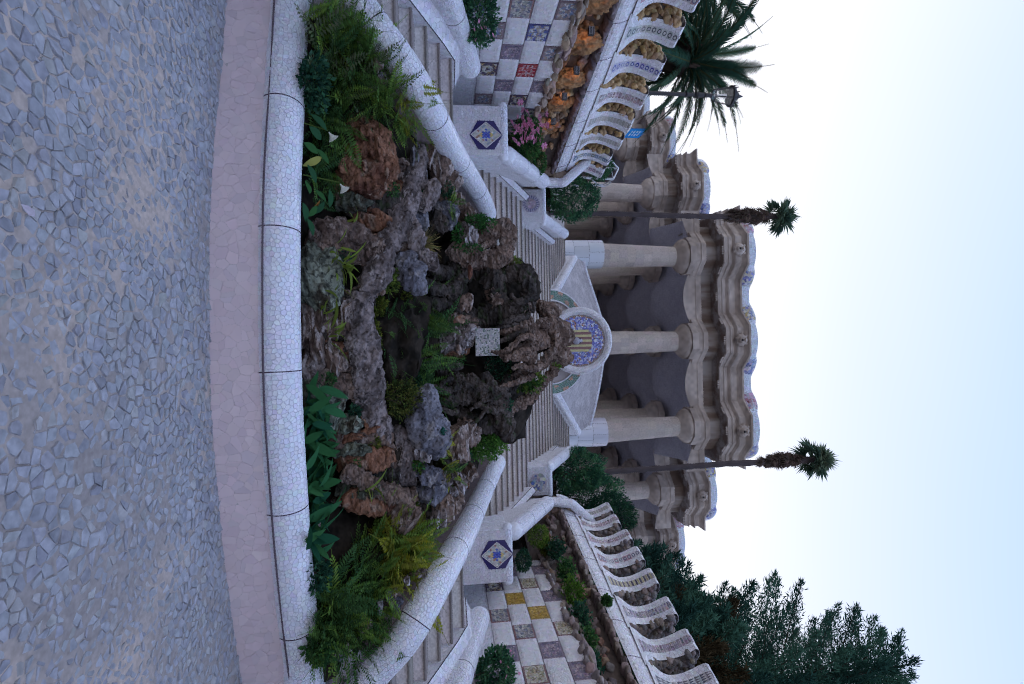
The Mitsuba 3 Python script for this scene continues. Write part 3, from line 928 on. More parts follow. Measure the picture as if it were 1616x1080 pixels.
    bands = ['dash', 'blue', 'rose', 'ring', 'royal', 'rust', 'grey', 'grey', 'blue', 'rose'] if s < 0 else ['blue', 'stripe', 'tooth', 'lattice', 'mosaic', 'brass', 'rose', 'rust', 'rust', 'grey']
    for k, Yk in enumerate(spots):
        p0 = np.array([s * merl(Yk), Yk, zb(Yk)])
        H = 1.24 * (1 if Yk < 12.5 else 0.95)
        hw = 0.255 if Yk < 11.9 else 0.215
        vv = np.linspace(0, 1, 15)
        front = 0.10 * (1 - sst_np(vv, 0, 0.38)) + 0.0 + 0.13 * np.clip((vv - 0.45) / 0.55, 0, 1) ** 1.6 - 0.06 * np.sin(vv * PI)
        top = 0.26 + (H - 0.26) * vv
        flare = 0.17 * (1 - sst_np(vv, 0.0, 0.30)) - 0.03 * np.sin(PI * vv) + np.where(vv > 0.9, -(vv - 0.9) * 0.3, 0)
        uu = np.linspace(-1, 1, 9)
        P = np.stack([p0 + nrm * fr_ + np.array([0, 0, 1.0]) * tz + d[None] * ((hw + fl) * uu)[:, None] for fr_, tz, fl in zip(front, top, flare)], 0)
        # rounded top that rolls back
        roll = [P[-1] + nrm * dx + [0, 0, dz] for dx, dz in ((-0.03, 0.055), (-0.10, 0.085), (-0.20, 0.08), (-0.30, 0.03))]
        P = np.concatenate([P, np.stack(roll, 0)], 0)
        dP = np.gradient(P, axis=0)
        Nn = np.cross(np.gradient(P, axis=1), dP)
        Nn /= np.linalg.norm(Nn, axis=-1, keepdims=True)
        if (Nn[4, 4] @ nrm) < 0:
            Nn = -Nn
        m = MB().add(*grid(P), c=(0.36, 0.34, 0.36))
        w_, L, W = on_grid(P, Nn)
        for v, f, c in pieces(cells(L, W, 0.06, 620 + k), 0.0028, 0.003, 640 + k, white, w_, 0.02):
            m.add(v, f, c)
        me = m.put('merlon', 'glazed', up)
        # decorated band down the middle
        bm = MB()
        kind = bands[k]
        j0, j1 = 0.34 * W, 0.68 * W
        pals = {'dash': [(0.3, 0.3, 0.36)], 'blue': [(0.16, 0.22, 0.32), (0.33, 0.36, 0.36), (0.38, 0.34, 0.24)], 'rose': [(0.42, 0.24, 0.28), (0.5, 0.45, 0.47)], 'ring': [(0.45, 0.46, 0.44)], 'royal': [(0.46, 0.46, 0.55)],
                'rust': [(0.34, 0.25, 0.27), (0.46, 0.4, 0.42)], 'grey': [(0.36, 0.34, 0.32)], 'stripe': [(0.2, 0.24, 0.3), (0.5, 0.48, 0.48)], 'tooth': [(0.5, 0.49, 0.5)], 'lattice': [(0.36, 0.29, 0.33), (0.27, 0.23, 0.28)],
                'mosaic': [(0.30, 0.28, 0.36), (0.42, 0.38, 0.38), (0.2, 0.18, 0.24)], 'brass': [(0.42, 0.36, 0.2), (0.12, 0.10, 0.13)]}[kind]
        nb = 12 if kind in ('blue', 'ring', 'rose', 'royal', 'tooth', 'stripe') else 26 if kind == 'brass' else 18
        srow = np.linspace(0.05 * L, 0.90 * L, nb + 1)
        for q in range(nb):
            a, b = srow[q] + 0.004, srow[q + 1] - 0.004
            st = np.array([[a, j0], [b, j0], [b, j1], [a, j1]])
            sub = [(st, pals[(q + rng.integers(2)) % len(pals)], 0.007)]
            mid, hwid = (a + b) / 2, (b - a) / 2
            if kind in ('ring', 'royal', 'rose', 'blue'):
                th = np.arange(10) * 2 * PI / 10
                cm = np.stack([np.cos(th) * hwid * 0.8 + mid, np.sin(th) * (j1 - j0) * 0.36 + (j0 + j1) / 2], 1)
                dark = {'ring': (0.08, 0.09, 0.11), 'royal': (0.05, 0.06, 0.34), 'rose': (0.12, 0.12, 0.2), 'blue': (0.1, 0.16, 0.26)}[kind]
                sub.append((cm, dark, 0.009))
                sub.append(((cm - cm.mean(0)) * 0.55 + cm.mean(0), (0.5, 0.5, 0.5), 0.011))
            if kind == 'tooth':
                for g in range(4):
                    y0_, y1_ = j0 + (j1 - j0) * g / 4, j0 + (j1 - j0) * (g + 0.9) / 4
                    sub.append((np.array([[a, y0_], [b, (y0_ + y1_) / 2], [a, y1_]]), ((0.10, 0.11, 0.14), (0.16, 0.14, 0.16))[q % 2], 0.009))
            if kind in ('lattice', 'mosaic', 'rust'):
                for g in range(4):
                    c0 = np.array([mid + rng.uniform(-0.3, 0.3) * hwid, j0 + (j1 - j0) * (g + 0.5) / 4])
                    sub.append((c0 + np.array([[hwid * 0.7, 0], [0, 0.03], [-hwid * 0.7, 0], [0, -0.03]]), jit(rng, pals[rng.integers(len(pals))], 0.3, 0.1), 0.009))
            if kind == 'brass' and q % 2:
                sub[0] = (st, (0.10, 0.085, 0.11), 0.007)
            elif kind == 'brass':
                sub[0] = (st, (0.46, 0.40, 0.24), 0.008)
            for pts_, col, hh in sub:
                if (np.roll(pts_, -1, 0)[:, 0] * pts_[:, 1] - np.roll(pts_, -1, 0)[:, 1] * pts_[:, 0]).sum() > 0:
                    pts_ = pts_[::-1]
                v = w_(pts_[:, 0], pts_[:, 1], np.full(len(pts_), hh))
                bm.add(v, [[0, i, i + 1] for i in range(1, len(v) - 1)], jit(rng, col, 0.1, 0.03))
        bm.put('tile_band', 'glazed', me)
        # rubble behind the front: core block and cheek stones on the near side
        n = len(P)
        back = np.stack([p0 - nrm * 0.34 + [0, 0, z_] + d * (u_ * hw * 0.9) for u_ in (-1, 1) for z_ in (0.2, H)], 0)
        cm = MB()
        for u_ in (0, -1):
            e = P[:15, u_] * 1.0
            e = e - nrm * 0.012
            rows = np.stack([e + (-nrm * 0.40) * q for q in (0, 0.5, 1)], 1)
            rows[:, 1:, :] = rows[:, 1:, :]
            cm.add(*grid(rows), c=(0.10, 0.08, 0.07))
        cm.add(*grid(np.stack([P[:15, 0] - nrm * 0.41, P[:15, -1] - nrm * 0.41], 1)), c=(0.10, 0.08, 0.07))
        ch = cm.put('rubble_cheek', 'stone_rough', me)
        bm = MB()
        warm_lit = s < 0  # left cheek stones have the warm lamp light put into their colour
        for q in range(64):
            fv = rng.uniform(0.06, 0.98)
            back_ = rng.uniform(0.03, 0.40) * min(1, 0.35 + 1.2 * math.sin(min(fv, 1) * PI * 0.8))
            i = fv * 14
            i0 = min(int(i), 13)
            e = P[i0, 0] * (1 - i + i0) + P[i0 + 1, 0] * (i - i0)
            e2 = P[i0, -1] * (1 - i + i0) + P[i0 + 1, -1] * (i - i0)
            e = e if e[1] < e2[1] else e2
            v, f = boulder(rng, rng.uniform(0.045, 0.075, 3), 1, 0.5)
            bm.add(rot(rng, v, 1) + e - nrm * back_ + d * 0.01, f, jit(rng, ((0.44, 0.29, 0.14), (0.34, 0.22, 0.12), (0.50, 0.35, 0.19))[rng.integers(3)] if warm_lit else ((0.20, 0.165, 0.15), (0.26, 0.20, 0.17), (0.16, 0.14, 0.135))[rng.integers(3)], 0.14, 0.04))
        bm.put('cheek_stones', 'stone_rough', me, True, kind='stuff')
    # ------- end wall across the planter, with its white coping
    ew = thing('end_wall', 'short rubble end wall with bent white coping closing the %s planter' % w, 'wall', 'planter end walls')
    if s < 0:
        c3 = [at(858, 288, 13.0), at(889, 289, 13.0), at(931, 251, 13.1)]
        c4 = at(945, 238, 13.3)
    else:
        c3 = [at(868, 792, 13.0), at(902, 795, 13.0), at(938, 828, 13.1)]
        c4 = at(950, 842, 13.3)
    pth = np.vstack([spline(np.array(c3[:2]), 8)[:-1], spline(np.array([c3[1], c3[2]]), 14), [c4]])
    mosaic_pipe('coping', ew, pth, 0.115, 0.045, 700 + s)
    m = MB()
    poly = np.array([c3[0] - [0, 0, 0.6], c3[0], c3[1], c3[2], c4, [s * 5.6, 13.3, c4[2]], [s * 5.6, 13.3, 3.4]])
    poly[:, 1] = 13.12
    m.add(poly, [[0, i, i + 1] for i in range(1, len(poly) - 1)], (0.12, 0.09, 0.08))
    m.put('rubble_core', 'stone_rough', ew)
    from shapely import Polygon, Point
    pg = Polygon(poly[:, [0, 2]])
    for k in range(150):
        x_, z_ = rng.uniform(min(s * 3.7, s * 5.6), max(s * 3.7, s * 5.6)), rng.uniform(3.4, 5.5)
        if not pg.contains(Point(x_, z_)):
            continue
        v, f = boulder(rng, (rng.uniform(0.06, 0.10), 0.05, rng.uniform(0.07, 0.14)), 1, 0.3)
        add('rubble_stone', (rot(rng, v, 0.3) + [x_, 13.10, z_], f), 'stone_rough', ew, True, np.tile(jit(rng, (0.26, 0.19, 0.15), 0.15, 0.05), (len(v), 1)))
# ---------------------------------------------------------------- round emblem with the sloping white wall behind it
em = thing('emblem_wall', 'kite-shaped white wall between the columns carrying the round blue emblem with striped shield', 'wall')
La, Lb = at(866, 478, 19.9), at(906, 408, 25.2)
Ra, Rb = at(869, 608, 19.9), at(912, 682, 25.2)
Ap = at(953, 539, 25.6)
Ul, Ur = at(920, 409, 25.5), at(931, 671, 25.5)
for a, b in ((La, Lb), (Ra, Rb)):
    mosaic_pipe('sloping_rail', em, spline(np.array([a, b]), 60), 0.17, 0.06, 800, 1.5)
    q = spline(np.array([a, b]), 20)
    low = q.copy()
    low[:, 2] = np.maximum(q[:, 2] - 1.5, 5.0)
    sx = 1 if a[0] > 0 else -1
    MB().add(*grid(np.stack([q + [sx * 0.13, 0, -0.02], low + [sx * 0.13, 0, 0]], 1)), c=(0.56, 0.54, 0.56)).put('side_wall', 'stone_fine', em)
cr = spline(np.array([Ul, at(933, 455, 25.55), at(947, 500, 25.6), Ap, at(950, 578, 25.6), at(943, 620, 25.55), Ur]), 50)
mosaic_pipe('crest_rail', em, cr, 0.085, 0.06, 820)
m = MB()
q0 = np.array([np.linspace(Ra, Rb, 20)[::-1], np.linspace(La, Lb, 20)[::-1]])
mid0, mid1 = np.array([0.1, 19.9, La[2] - 0.1]), Ap
for side, (a, b) in (('L', (La, Lb)), ('R', (Ra, Rb))):
    half = cr[:26] if side == 'L' else cr[25:][::-1]
    n = 26
    rail_ = np.linspace(b, a, n)
    e = np.linspace(0, 1, n)
    # from the rail across to the crest: surface ruled from corner to centre line
    topc = np.stack([np.interp(e, np.linspace(0, 1, len(half)), half[:, i]) for i in range(3)], 1)
    P = np.stack([rail_ * (1 - k) + topc * k for k in np.linspace(0, 1, 8)], 1)
    m.add(*grid(P))
m.put('sloping_panel', 'plaster', em, True)
cD = at(913, 538, 19.3)
fr = frame(cD, (1, 0, 0), (0, 0, 1), (0, -1, 0))
# niche arch behind the disc
m = MB()
ca = at(870, 540, 19.75)
ang = np.linspace(-0.15, PI + 0.15, 50)
ro, ri = 1.92, 1.58
P = np.stack([np.stack([ca[0] + r_ * np.cos(ang), 0 * ang + ca[1] - dy, ca[2] + 0.74 * r_ * np.sin(ang)], -1) for r_, dy in ((ro + 0.05, 0), (ro + 0.05, 0.05), (ro, 0.06), (ri, 0.06), (ri - 0.05, 0.08), (ri - 0.05, 0))], 1)
m.add(*grid(P), c=(0.6, 0.58, 0.6))
v, f = grid(np.stack([np.stack([ca[0] + r_ * np.cos(ang), 0 * ang + ca[1], ca[2] + 0.74 * r_ * np.sin(ang)], -1) for r_ in (0.0, ri)], 1))
m.add(v, f, (0.42, 0.37, 0.36))
m.put('niche', 'matte', em)
m = MB()
w = lambda s, t, h: np.stack([ca[0] + (ri + t) * np.cos(s / 1.4), 0 * s + ca[1] - 0.06 - h, ca[2] + 0.74 * (ri + t) * np.sin(s / 1.4)], -1)
for v, f, c in pieces(cells(PI * 1.4, ro - ri, 0.06, 830), 0.004, 0.004, 831, lambda g, c: jit(g, (0.05, 0.15, 0.11) if (math.sin(c[0] * 9) * math.sin(c[1] * 17) < 0.55) else (0.42, 0.20, 0.12), 0.2, 0.05), w, 0.02):
    m.add(v, f, c)
m.put('flower_border', 'glazed', em)
# the disc: white rolled ring, mosaic field, shield and serpent head
R = 1.21
prof = [(0.0, 0.0), (1.0, 0.0), (1.02, 0.10), (0.99, 0.19), (0.93, 0.24), (0.86, 0.23), (0.79, 0.17), (0.775, 0.13), (0, 0.13)]
a = np.linspace(0, 2 * PI, 73)
ring = np.array([[(R * r_ * math.cos(q), R * r_ * math.sin(q), h_) for q in a] for r_, h_ in prof])
disc = add('disc', grid(np.array([fr(x) for x in ring])), 'plaster', em, 40)
Pg = np.array([[(R * r_ * math.cos(q), R * r_ * math.sin(q), h_) for q in a] for r_, h_ in ((1.022, 0.06), (1.022, 0.10), (1.0, 0.185), (0.935, 0.243), (0.86, 0.233), (0.79, 0.172))])
Pg = np.swapaxes(np.array([fr(x) for x in Pg]), 0, 1)
nn = np.cross(np.gradient(Pg, axis=0), np.gradient(Pg, axis=1))
nn /= np.linalg.norm(nn, axis=-1, keepdims=True)
if nn[5, 3] @ np.array([0, -1.0, 0]) < 0:
    nn = -nn
w, L, W = on_grid(Pg, nn)
m = MB()
for v, f, c in pieces(cells(L, W, 0.055, 840), 0.003, 0.003, 841, lambda g, c: white(g, c, (0.63, 0.60, 0.62)), w, 0.02):
    m.add(v, f, c)
m.put('ring_tile', 'glazed', disc, kind='stuff')


def field(s, t, h):
    r_, th = R * 0.775 * np.sqrt(np.clip(t, 0, 1)), s
    return fr(np.stack([r_ * np.cos(th), r_ * np.sin(th), 0.131 + h], -1))


rng = np.random.default_rng(850)
m = MB()
dd = 0.05
for poly in cells(2.2, 2.2, dd, 851):
    c = poly.mean(0) - 1.1
    r_ = math.hypot(*c) / R
    inside = (abs(c[0]) < 0.40 and abs(c[1] + 0.02) < 0.46 and (abs(c[0]) / 0.42) ** 4 + (abs(c[1] + 0.02) / 0.48) ** 4 < 1)
    if r_ > 0.765 or inside:
        continue
    if r_ > 0.73:
        col = (0.20, 0.11, 0.08)
    else:
        k = rng.random()
        col = (0.07, 0.085, 0.36) if k < 0.36 else (0.22, 0.25, 0.55) if k < 0.62 else (0.5, 0.52, 0.62) if k < 0.86 else (0.16, 0.06, 0.05) if k < 0.93 else (0.45, 0.16, 0.06)
    v = np.vstack([np.c_[poly.mean(0) + (poly - poly.mean(0)) * 0.9 - 1.1, np.full(len(poly), 0.136 + 0.003 * rng.random())]])
    if len(v) > 2:
        e = v[1] - v[0]
        g = v[2] - v[0]
        if e[0] * g[1] - e[1] * g[0] < 0:
            v = v[::-1]
        m.add(fr(v), [[0, i, i + 1] for i in range(1, len(v) - 1)], jit(rng, col, 0.15, 0.05))
m.put('blue_mosaic', 'glazed', disc, label='ring of blue mosaic with small dark flowers')
m = MB()
for k in range(9):
    x0, x1 = -0.40 + 0.80 * k / 9, -0.40 + 0.80 * (k + 1) / 9
    hgt = lambda x: 0.47 * (1 - (abs(x) / 0.44) ** 4) ** 0.25
    for j in range(8):
        hm = min(hgt(x0), hgt(x1))
        z0, z1 = -hm + 2 * hm * j / 8 - 0.02, -hm + 2 * hm * (j + 1) / 8 - 0.02
        m.add(*MB().prism(np.array([[x0 + 0.004, z0 + 0.004], [x1 - 0.002, z0 + 0.004], [x1 - 0.002, z1 - 0.002], [x0 + 0.004, z1 - 0.002]]), 0.05 + 0.02 * (1 - (2 * k / 8 - 1) ** 2), None, lambda q: fr(q + [0, 0, 0.135])).mesh(), c=jit(rng, (0.47, 0.42, 0.20) if k % 2 == 0 else (0.19, 0.075, 0.07), 0.06, 0.02))
m.put('striped_shield', 'glazed', disc, label='shield of yellow and dark red vertical stripes')
ico = trimesh.creation.icosphere(3, 1.0)
v = np.array(ico.vertices)
hd = v * [0.13, 0.15, 0.20] * (1 + 0.25 * (fbm(v * 2.2, 3, 4)[:, None] - 0.5))
hd[:, 0] *= 1 + 0.25 * np.clip(-v[:, 2], -1, 1) * 0
hd[:, 1] += -0.05 * np.clip(v[:, 2], 0, 1)
m = MB().add(fr(hd + [0.0, -0.14, 0.28]), ico.faces, (0.34, 0.32, 0.36))
for sx in (-1, 1):
    e = trimesh.creation.icosphere(2, 0.028)
    m.add(fr(np.array(e.vertices) + [sx * 0.075, -0.04, 0.42]), e.faces, (0.04, 0.04, 0.05))
m.add(*tube(spline(np.array([fr(np.array([[0, -0.13, 0.30]]))[0], fr(np.array([[0, 0.0, 0.18]]))[0], fr(np.array([[0, 0.1, 0.10]]))[0]]), 10), 0.09, 10), c=(0.34, 0.32, 0.36))
m.put('serpent_head', 'stone_fine', disc, True, label='grey stone serpent head jutting from the shield')

# ---------------------------------------------------------------- the hall of columns
hall = thing('columned_hall', 'large open stone hall on tall columns under a wavy cornice and roof bench', 'building')
CX, BAY = 0.15, 4.4
Z0 = 7.03
WPROF = [(0.00, 13.62), (0.02, 13.95), (0.06, 14.02), (-0.02, 14.06), (-0.02, 14.46)]
ZC = 13.55


def fluted(x, y, r0, r1, z0, z1, tiltx, drums, seed, flutes=20):
    """A column of ashlar drums with shallow flutes and open joints."""
    rng = np.random.default_rng(seed)
    m = MB()
    zs = np.linspace(z0, z1, drums + 1)
    seg = 8
    for k in range(drums):
        off = (k % 2) * PI / seg + rng.uniform(-0.1, 0.1)
        for q in range(seg):
            a0, a1 = off + 2 * PI * q / seg, off + 2 * PI * (q + 1) / seg
            aa = np.linspace(a0 + 0.004, a1 - 0.004, 7)
            P = []
            for z, g in ((zs[k] + 0.003, -0.004), (zs[k] + 0.014, 0), (zs[k + 1] - 0.014, 0), (zs[k + 1] - 0.003, -0.004)):
                e = (z - z0) / (z1 - z0)
                r_ = r0 + (r1 - r0) * e + g - 0.016 * np.abs(np.sin(aa * flutes / 2)) * (1 if flutes else 0)
                P.append(np.stack([x + tiltx * e + r_ * np.cos(aa), y + r_ * np.sin(aa), 0 * aa + z], -1))
            m.add(*grid(np.array(P)), c=jit(rng, (0.46, 0.39, 0.345), 0.06, 0.015))
    m.add(*tube(np.array([[x, y, z0], [x + tiltx, y, z1]]), np.array([r0 - 0.024, r1 - 0.024]), 20), c=(0.36, 0.31, 0.28))
    return m


def column(x, y, detail, clad, seed, lean=0.0):
    col = numbered(hall + '__column')
    tmp = fluted(x, y, 0.65, 0.50, Z0, ZC - 0.5, lean, 14 if detail else 8, seed, 20)
    scene[col] = mesh_of(tmp.mesh(), 'stone_fine', False, tmp.col())
    xt = x + lean
    prof = [(0.50, ZC - 0.52), (0.56, ZC - 0.46), (0.70, ZC - 0.34), (0.83, ZC - 0.20), (0.87, ZC - 0.08), (0.85, ZC), (0.60, ZC + 0.02)]
    an = np.linspace(0, 2 * PI, 33)
    P = np.array([[(xt + r_ * math.cos(q), y + r_ * math.sin(q), z_) for q in an] for r_, z_ in prof])
    add('capital', grid(P), 'hall_stone', col, 50)
    ab = []
    for k in range(8):
        q = PI / 8 + k * PI / 4
        ab.append((xt + 0.98 * math.cos(q), y + 0.98 * math.sin(q)))
    m = MB().prism(np.array(ab), 0.32, None, lambda v: v + [0, 0, ZC + 0.005])
    m.put('abacus', 'hall_stone', col)
    if clad:
        mm = MB()
        zs = np.linspace(Z0, Z0 + 2.25, 4)
        rng = np.random.default_rng(seed)
        for k in range(3):
            for q in range(8):
                aa = np.linspace(2 * PI * (q + 0.5 * (k % 2)) / 8 + 0.008, 2 * PI * (q + 1 + 0.5 * (k % 2)) / 8 - 0.008, 7)
                P = np.array([np.stack([x + 0.70 * np.cos(aa), y + 0.70 * np.sin(aa), 0 * aa + z], -1) for z in (zs[k] + 0.008, zs[k + 1] - 0.008)])
                mm.add(*grid(P), c=jit(rng, (0.56, 0.57, 0.62), 0.05, 0.02))
        mm.add(*tube(np.array([[x, y, Z0], [x, y, Z0 + 2.24]]), 0.688, 24), c=(0.16, 0.15, 0.17))
        mm.put('tile_cladding', 'glazed', col, label='white tiled lower part of the column')


for k, (dx, y) in enumerate(((-1, 26.0), (0, 26.0), (1, 26.0))):
    column(CX + dx * BAY, y, True, True, 900 + k, -0.12 * dx)
for k, (dx, y) in enumerate(((-2, 30.4), (2, 30.4), (-3, 34.8), (3, 34.8))):
    column(CX + dx * BAY, y, True, False, 910 + k, -0.06 * dx)
k = 0
for row in range(1, 5):
    for dx in range(-4, 5):
        y = 26.0 + BAY * row
        if (abs(dx) >= 2 and row == 1) or (abs(dx) >= 3 and row == 2) or (abs(dx) == 4 and row < 3):
            continue
        column(CX + dx * BAY, y, False, False, 930 + k)
        k += 1
# ceiling of shallow pillows
nx, ny = 8 * 14 + 1, 5 * 14 + 1
xx = CX + np.linspace(-4, 4, nx) * BAY
yy = 26.0 + np.linspace(0, 5, ny) * BAY
U, V = np.meshgrid(xx, yy, indexing='ij')
bump = np.abs(np.sin((U - CX) / BAY * PI)) ** 0.8 * np.abs(np.sin((V - 26.0) / BAY * PI)) ** 0.8
rowlow = 0.75 * np.abs(np.sin((U - CX) / BAY * PI)) ** 1.2
Zc = 14.25 - rowlow * (0.45 + 0.55 * np.abs(np.cos((V - 26.0) / BAY * PI))) + 0.65 * bump
msk = lambda x, y: (np.abs(x - CX) < 1.49 * BAY) | (y > 30.4 - 0.1)
P = np.stack([U, V, Zc], -1)
v, f = grid(P)
fc = v[f].mean(1)
ax = np.abs(fc[:, 0] - CX) / BAY
ok = (ax < 1.5) | ((ax < 2.5) & (fc[:, 1] > 30.3)) | (fc[:, 1] > 34.7)
m = MB().add(v, f[ok])
m.put('vaulted_ceiling', 'ceiling_mosaic', hall, True)
lip = MB()
for j, (lo_, hi_) in ((0, (0, 1.5)), (14, (1.4, 2.5)), (28, (2.4, 3.6))):
    for sgn in (-1, 1):
        sel = (np.abs(xx - CX) / BAY >= lo_ - 1e-6) & (np.abs(xx - CX) / BAY <= hi_) & (np.sign(xx - CX + 1e-9) == sgn)
        e = P[sel, j] - [0, 0.03, 0]
        if len(e) > 1:
            lip.add(*grid(np.stack([e, np.c_[e[:, :2], np.full(len(e), 14.46)]], 1)))
lip.put('vault_edge', 'hall_stone', hall, kind='stuff')
m = MB().box(-24, 24, 48.2, 48.8, 5, 16)
m.box(-24, -23.5, 34, 48.2, 5, 16).box(23.5, 24, 34, 48.2, 5, 16)
m.put('back_wall', 'plaster', hall)


def plan(xa, xb, yc, cols, amp=0.72, flat=0.62, slope=0.72):
    """The wavy plan line of one straight section of the entablature."""
    p = [(xa, yc + amp if all(abs(xa - c) > flat for c in cols) else yc)]
    for c in cols:
        p += [(c - flat - slope, yc + amp), (c - flat, yc), (c + flat, yc), (c + flat + slope, yc + amp)]
    p.append((xb, yc + amp))
    return p


def outline():
    x = CX
    secs = [(-4, -3, 38.2, []), ]
    line = []
    # from far left to far right; each section stands one bay further forward
    def sec(c0, c1, yc, cols, cut0, cut1):
        q = plan(x + c0 * BAY, x + c1 * BAY, yc, [x + c * BAY for c in cols])
        return q
    L3 = sec(-3.46, -2.46, 33.55, [-3], 0, 0)
    L2 = sec(-2.46, -1.46, 29.15, [-2], 0, 0)
    C_ = sec(-1.46, 1.40, 24.75, [-1, 0, 1], 0, 0)
    R2 = sec(1.40, 2.44, 29.15, [2], 0, 0)
    R3 = sec(2.44, 3.5, 33.55, [3], 0, 0)
    L4 = sec(-4.6, -3.46, 37.9, [-4], 0, 0)
    R4 = sec(3.5, 4.6, 37.9, [4], 0, 0)
    return L4 + L3 + L2 + C_ + R2 + R3 + R4


line = np.array(outline())


def miter(line):
    d = np.diff(line, axis=0)
    d /= np.linalg.norm(d, axis=1, keepdims=True)
    n = np.stack([d[:, 1], -d[:, 0]], 1)                              # outward, towards the stairs
    out = []
    for i in range(len(line)):
        a, b = n[max(i - 1, 0)], n[min(i, len(n) - 1)]
        h = a + b
        if np.linalg.norm(h) < 1e-6:
            h = a
        h /= max((h @ h) / 2, 0.35) if False else 1
        k = 2 / max(h @ h, 0.8)
        out.append(h * k)
    return np.array(out)


mit = miter(line)


def course(prof, name, bsdf, smooth=30, parent=None, **kw):
    P = np.stack([np.c_[line + mit * o, np.full(len(line), z)] for o, z in prof], 1)
    return add(name, grid(P), bsdf, parent or hall, smooth, **kw)


for i0 in range(0, len(line)):
    if i0 == 0 or np.linalg.norm(line[i0] - line[i0 - 1]) > 3.2 and abs(line[i0][0] - line[i0 - 1][0]) < 0.6:
        i1 = next((j for j in range(i0 + 1, len(line)) if np.linalg.norm(line[j] - line[j - 1]) > 3.2 and abs(line[j][0] - line[j - 1][0]) < 0.6), len(line))
        l_, m_ = line[i0:i1], mit[i0:i1].copy()
        m_[0], m_[-1] = (0, -1), (0, -1)
        P = np.stack([np.c_[l_ + m_ * o, np.full(len(l_), z)] for o, z in [(-0.75, 13.86), (-0.50, 13.86), (-0.48, 14.12), (-0.44, 14.17), (-0.46, 14.22), (-0.52, 14.24), (-0.52, 14.44), (-0.8, 14.44)]], 1)
        add('architrave', grid(P), 'hall_stone', hall, 30)
if False:
    course([(-0.75, 13.86), (-0.50, 13.86), (-0.48, 14.12), (-0.44, 14.17), (-0.46, 14.22), (-0.52, 14.24), (-0.52, 14.44)], 'architrave', 'hall_stone')
fz = course([(-0.55, 14.44), (-0.62, 14.46), (-0.62, 15.02), (-0.30, 15.06), (-0.05, 15.10)], 'frieze', 'frieze_stone')
cn = course([(-0.10, 15.09), (0.0, 15.09), (0.02, 15.26), (0.06, 15.30), (0.06, 15.34), (-0.01, 15.37), (-0.01, 15.50), (0.12, 15.60), (0.14, 15.66), (0.05, 15.70), (0.05, 15.96), (0.14, 16.08), (0.26, 16.14), (0.28, 16.22), (0.15, 16.26), (-1.2, 16.26)], 'cornice', 'hall_stone')
# rows of stone drops under the cornice
m = MB()
for a, b in zip(line[:-1], line[1:]):
    e = b - a
    Ls = np.linalg.norm(e)
    e /= Ls
    n = np.array([e[1], -e[0]])
    if Ls < 0.9 and True:
        ts = [Ls / 2]
    elif Ls > 3:
        ts = [0.8, Ls / 2, Ls - 0.8]
    else:
        ts = [Ls / 2]
    for t in ts:
        for g in range(5):
            c = a + e * (t + (g - 2) * 0.085) + n * -0.03
            m.add(*tube(np.array([[c[0], c[1], 15.09], [c[0], c[1], 14.99]]), np.array([0.028, 0.034]), 6))
m.put('stone_drops', 'hall_stone', cn, kind='stuff')
# lion-head spouts
for dx, y in ((-3, 33.55), (-2, 29.15), (-1, 24.75), (0, 24.75), (1, 24.75), (2, 29.15), (3, 33.55)):
    c = np.array([CX + dx * BAY, y - 0.12, 15.78])
    ico = trimesh.creation.icosphere(2, 1.0)
    v = np.array(ico.vertices)
    ang = np.arctan2(v[:, 2], v[:, 0])
    rad = 1 + 0.12 * np.sin(ang * 9) * (v[:, 1] > -0.4)
    m = MB().add(v * [0.31, 0.22, 0.31] * rad[:, None] + c, ico.faces)
    m.add(v * [0.17, 0.16, 0.20] + c + [0, -0.18, -0.02], ico.faces)
    m.add(v * [0.08, 0.10, 0.06] + c + [0, -0.32, 0.03], ico.faces)
    for sx in (-1, 1):
        m.add(v * [0.06, 0.05, 0.06] + c + [sx * 0.19, -0.10, 0.22], ico.faces)
        m.add(v * [0.045, 0.04, 0.03] + c + [sx * 0.075, -0.31, 0.08], ico.faces)
    lh = m.put('lion_head_spout', 'hall_stone', hall, True)
    MB().add(v * [0.06, 0.06, 0.05] + c + [0, -0.315, -0.085], ico.faces).put('mouth', 'dark_metal', lh, True)
# small stone finials where a section returns
for x_, y_ in ((line[6][0] - 0.1, 29.4), (CX - 2.46 * BAY, 34.0), (CX + 2.46 * BAY, 33.9), (CX + 1.42 * BAY, 29.6)):
    rng = np.random.default_rng(int(abs(x_) * 100))
    m = MB()
    for k in range(7):
        v, f = boulder(rng, rng.uniform(0.07, 0.16, 3), 2, 0.4)
        m.add(v + [x_ + rng.normal(0, 0.09), y_ + rng.normal(0, 0.08), 16.3 + 0.08 * k], f)
    m.put('leaf_finial', 'hall_stone', hall, True)
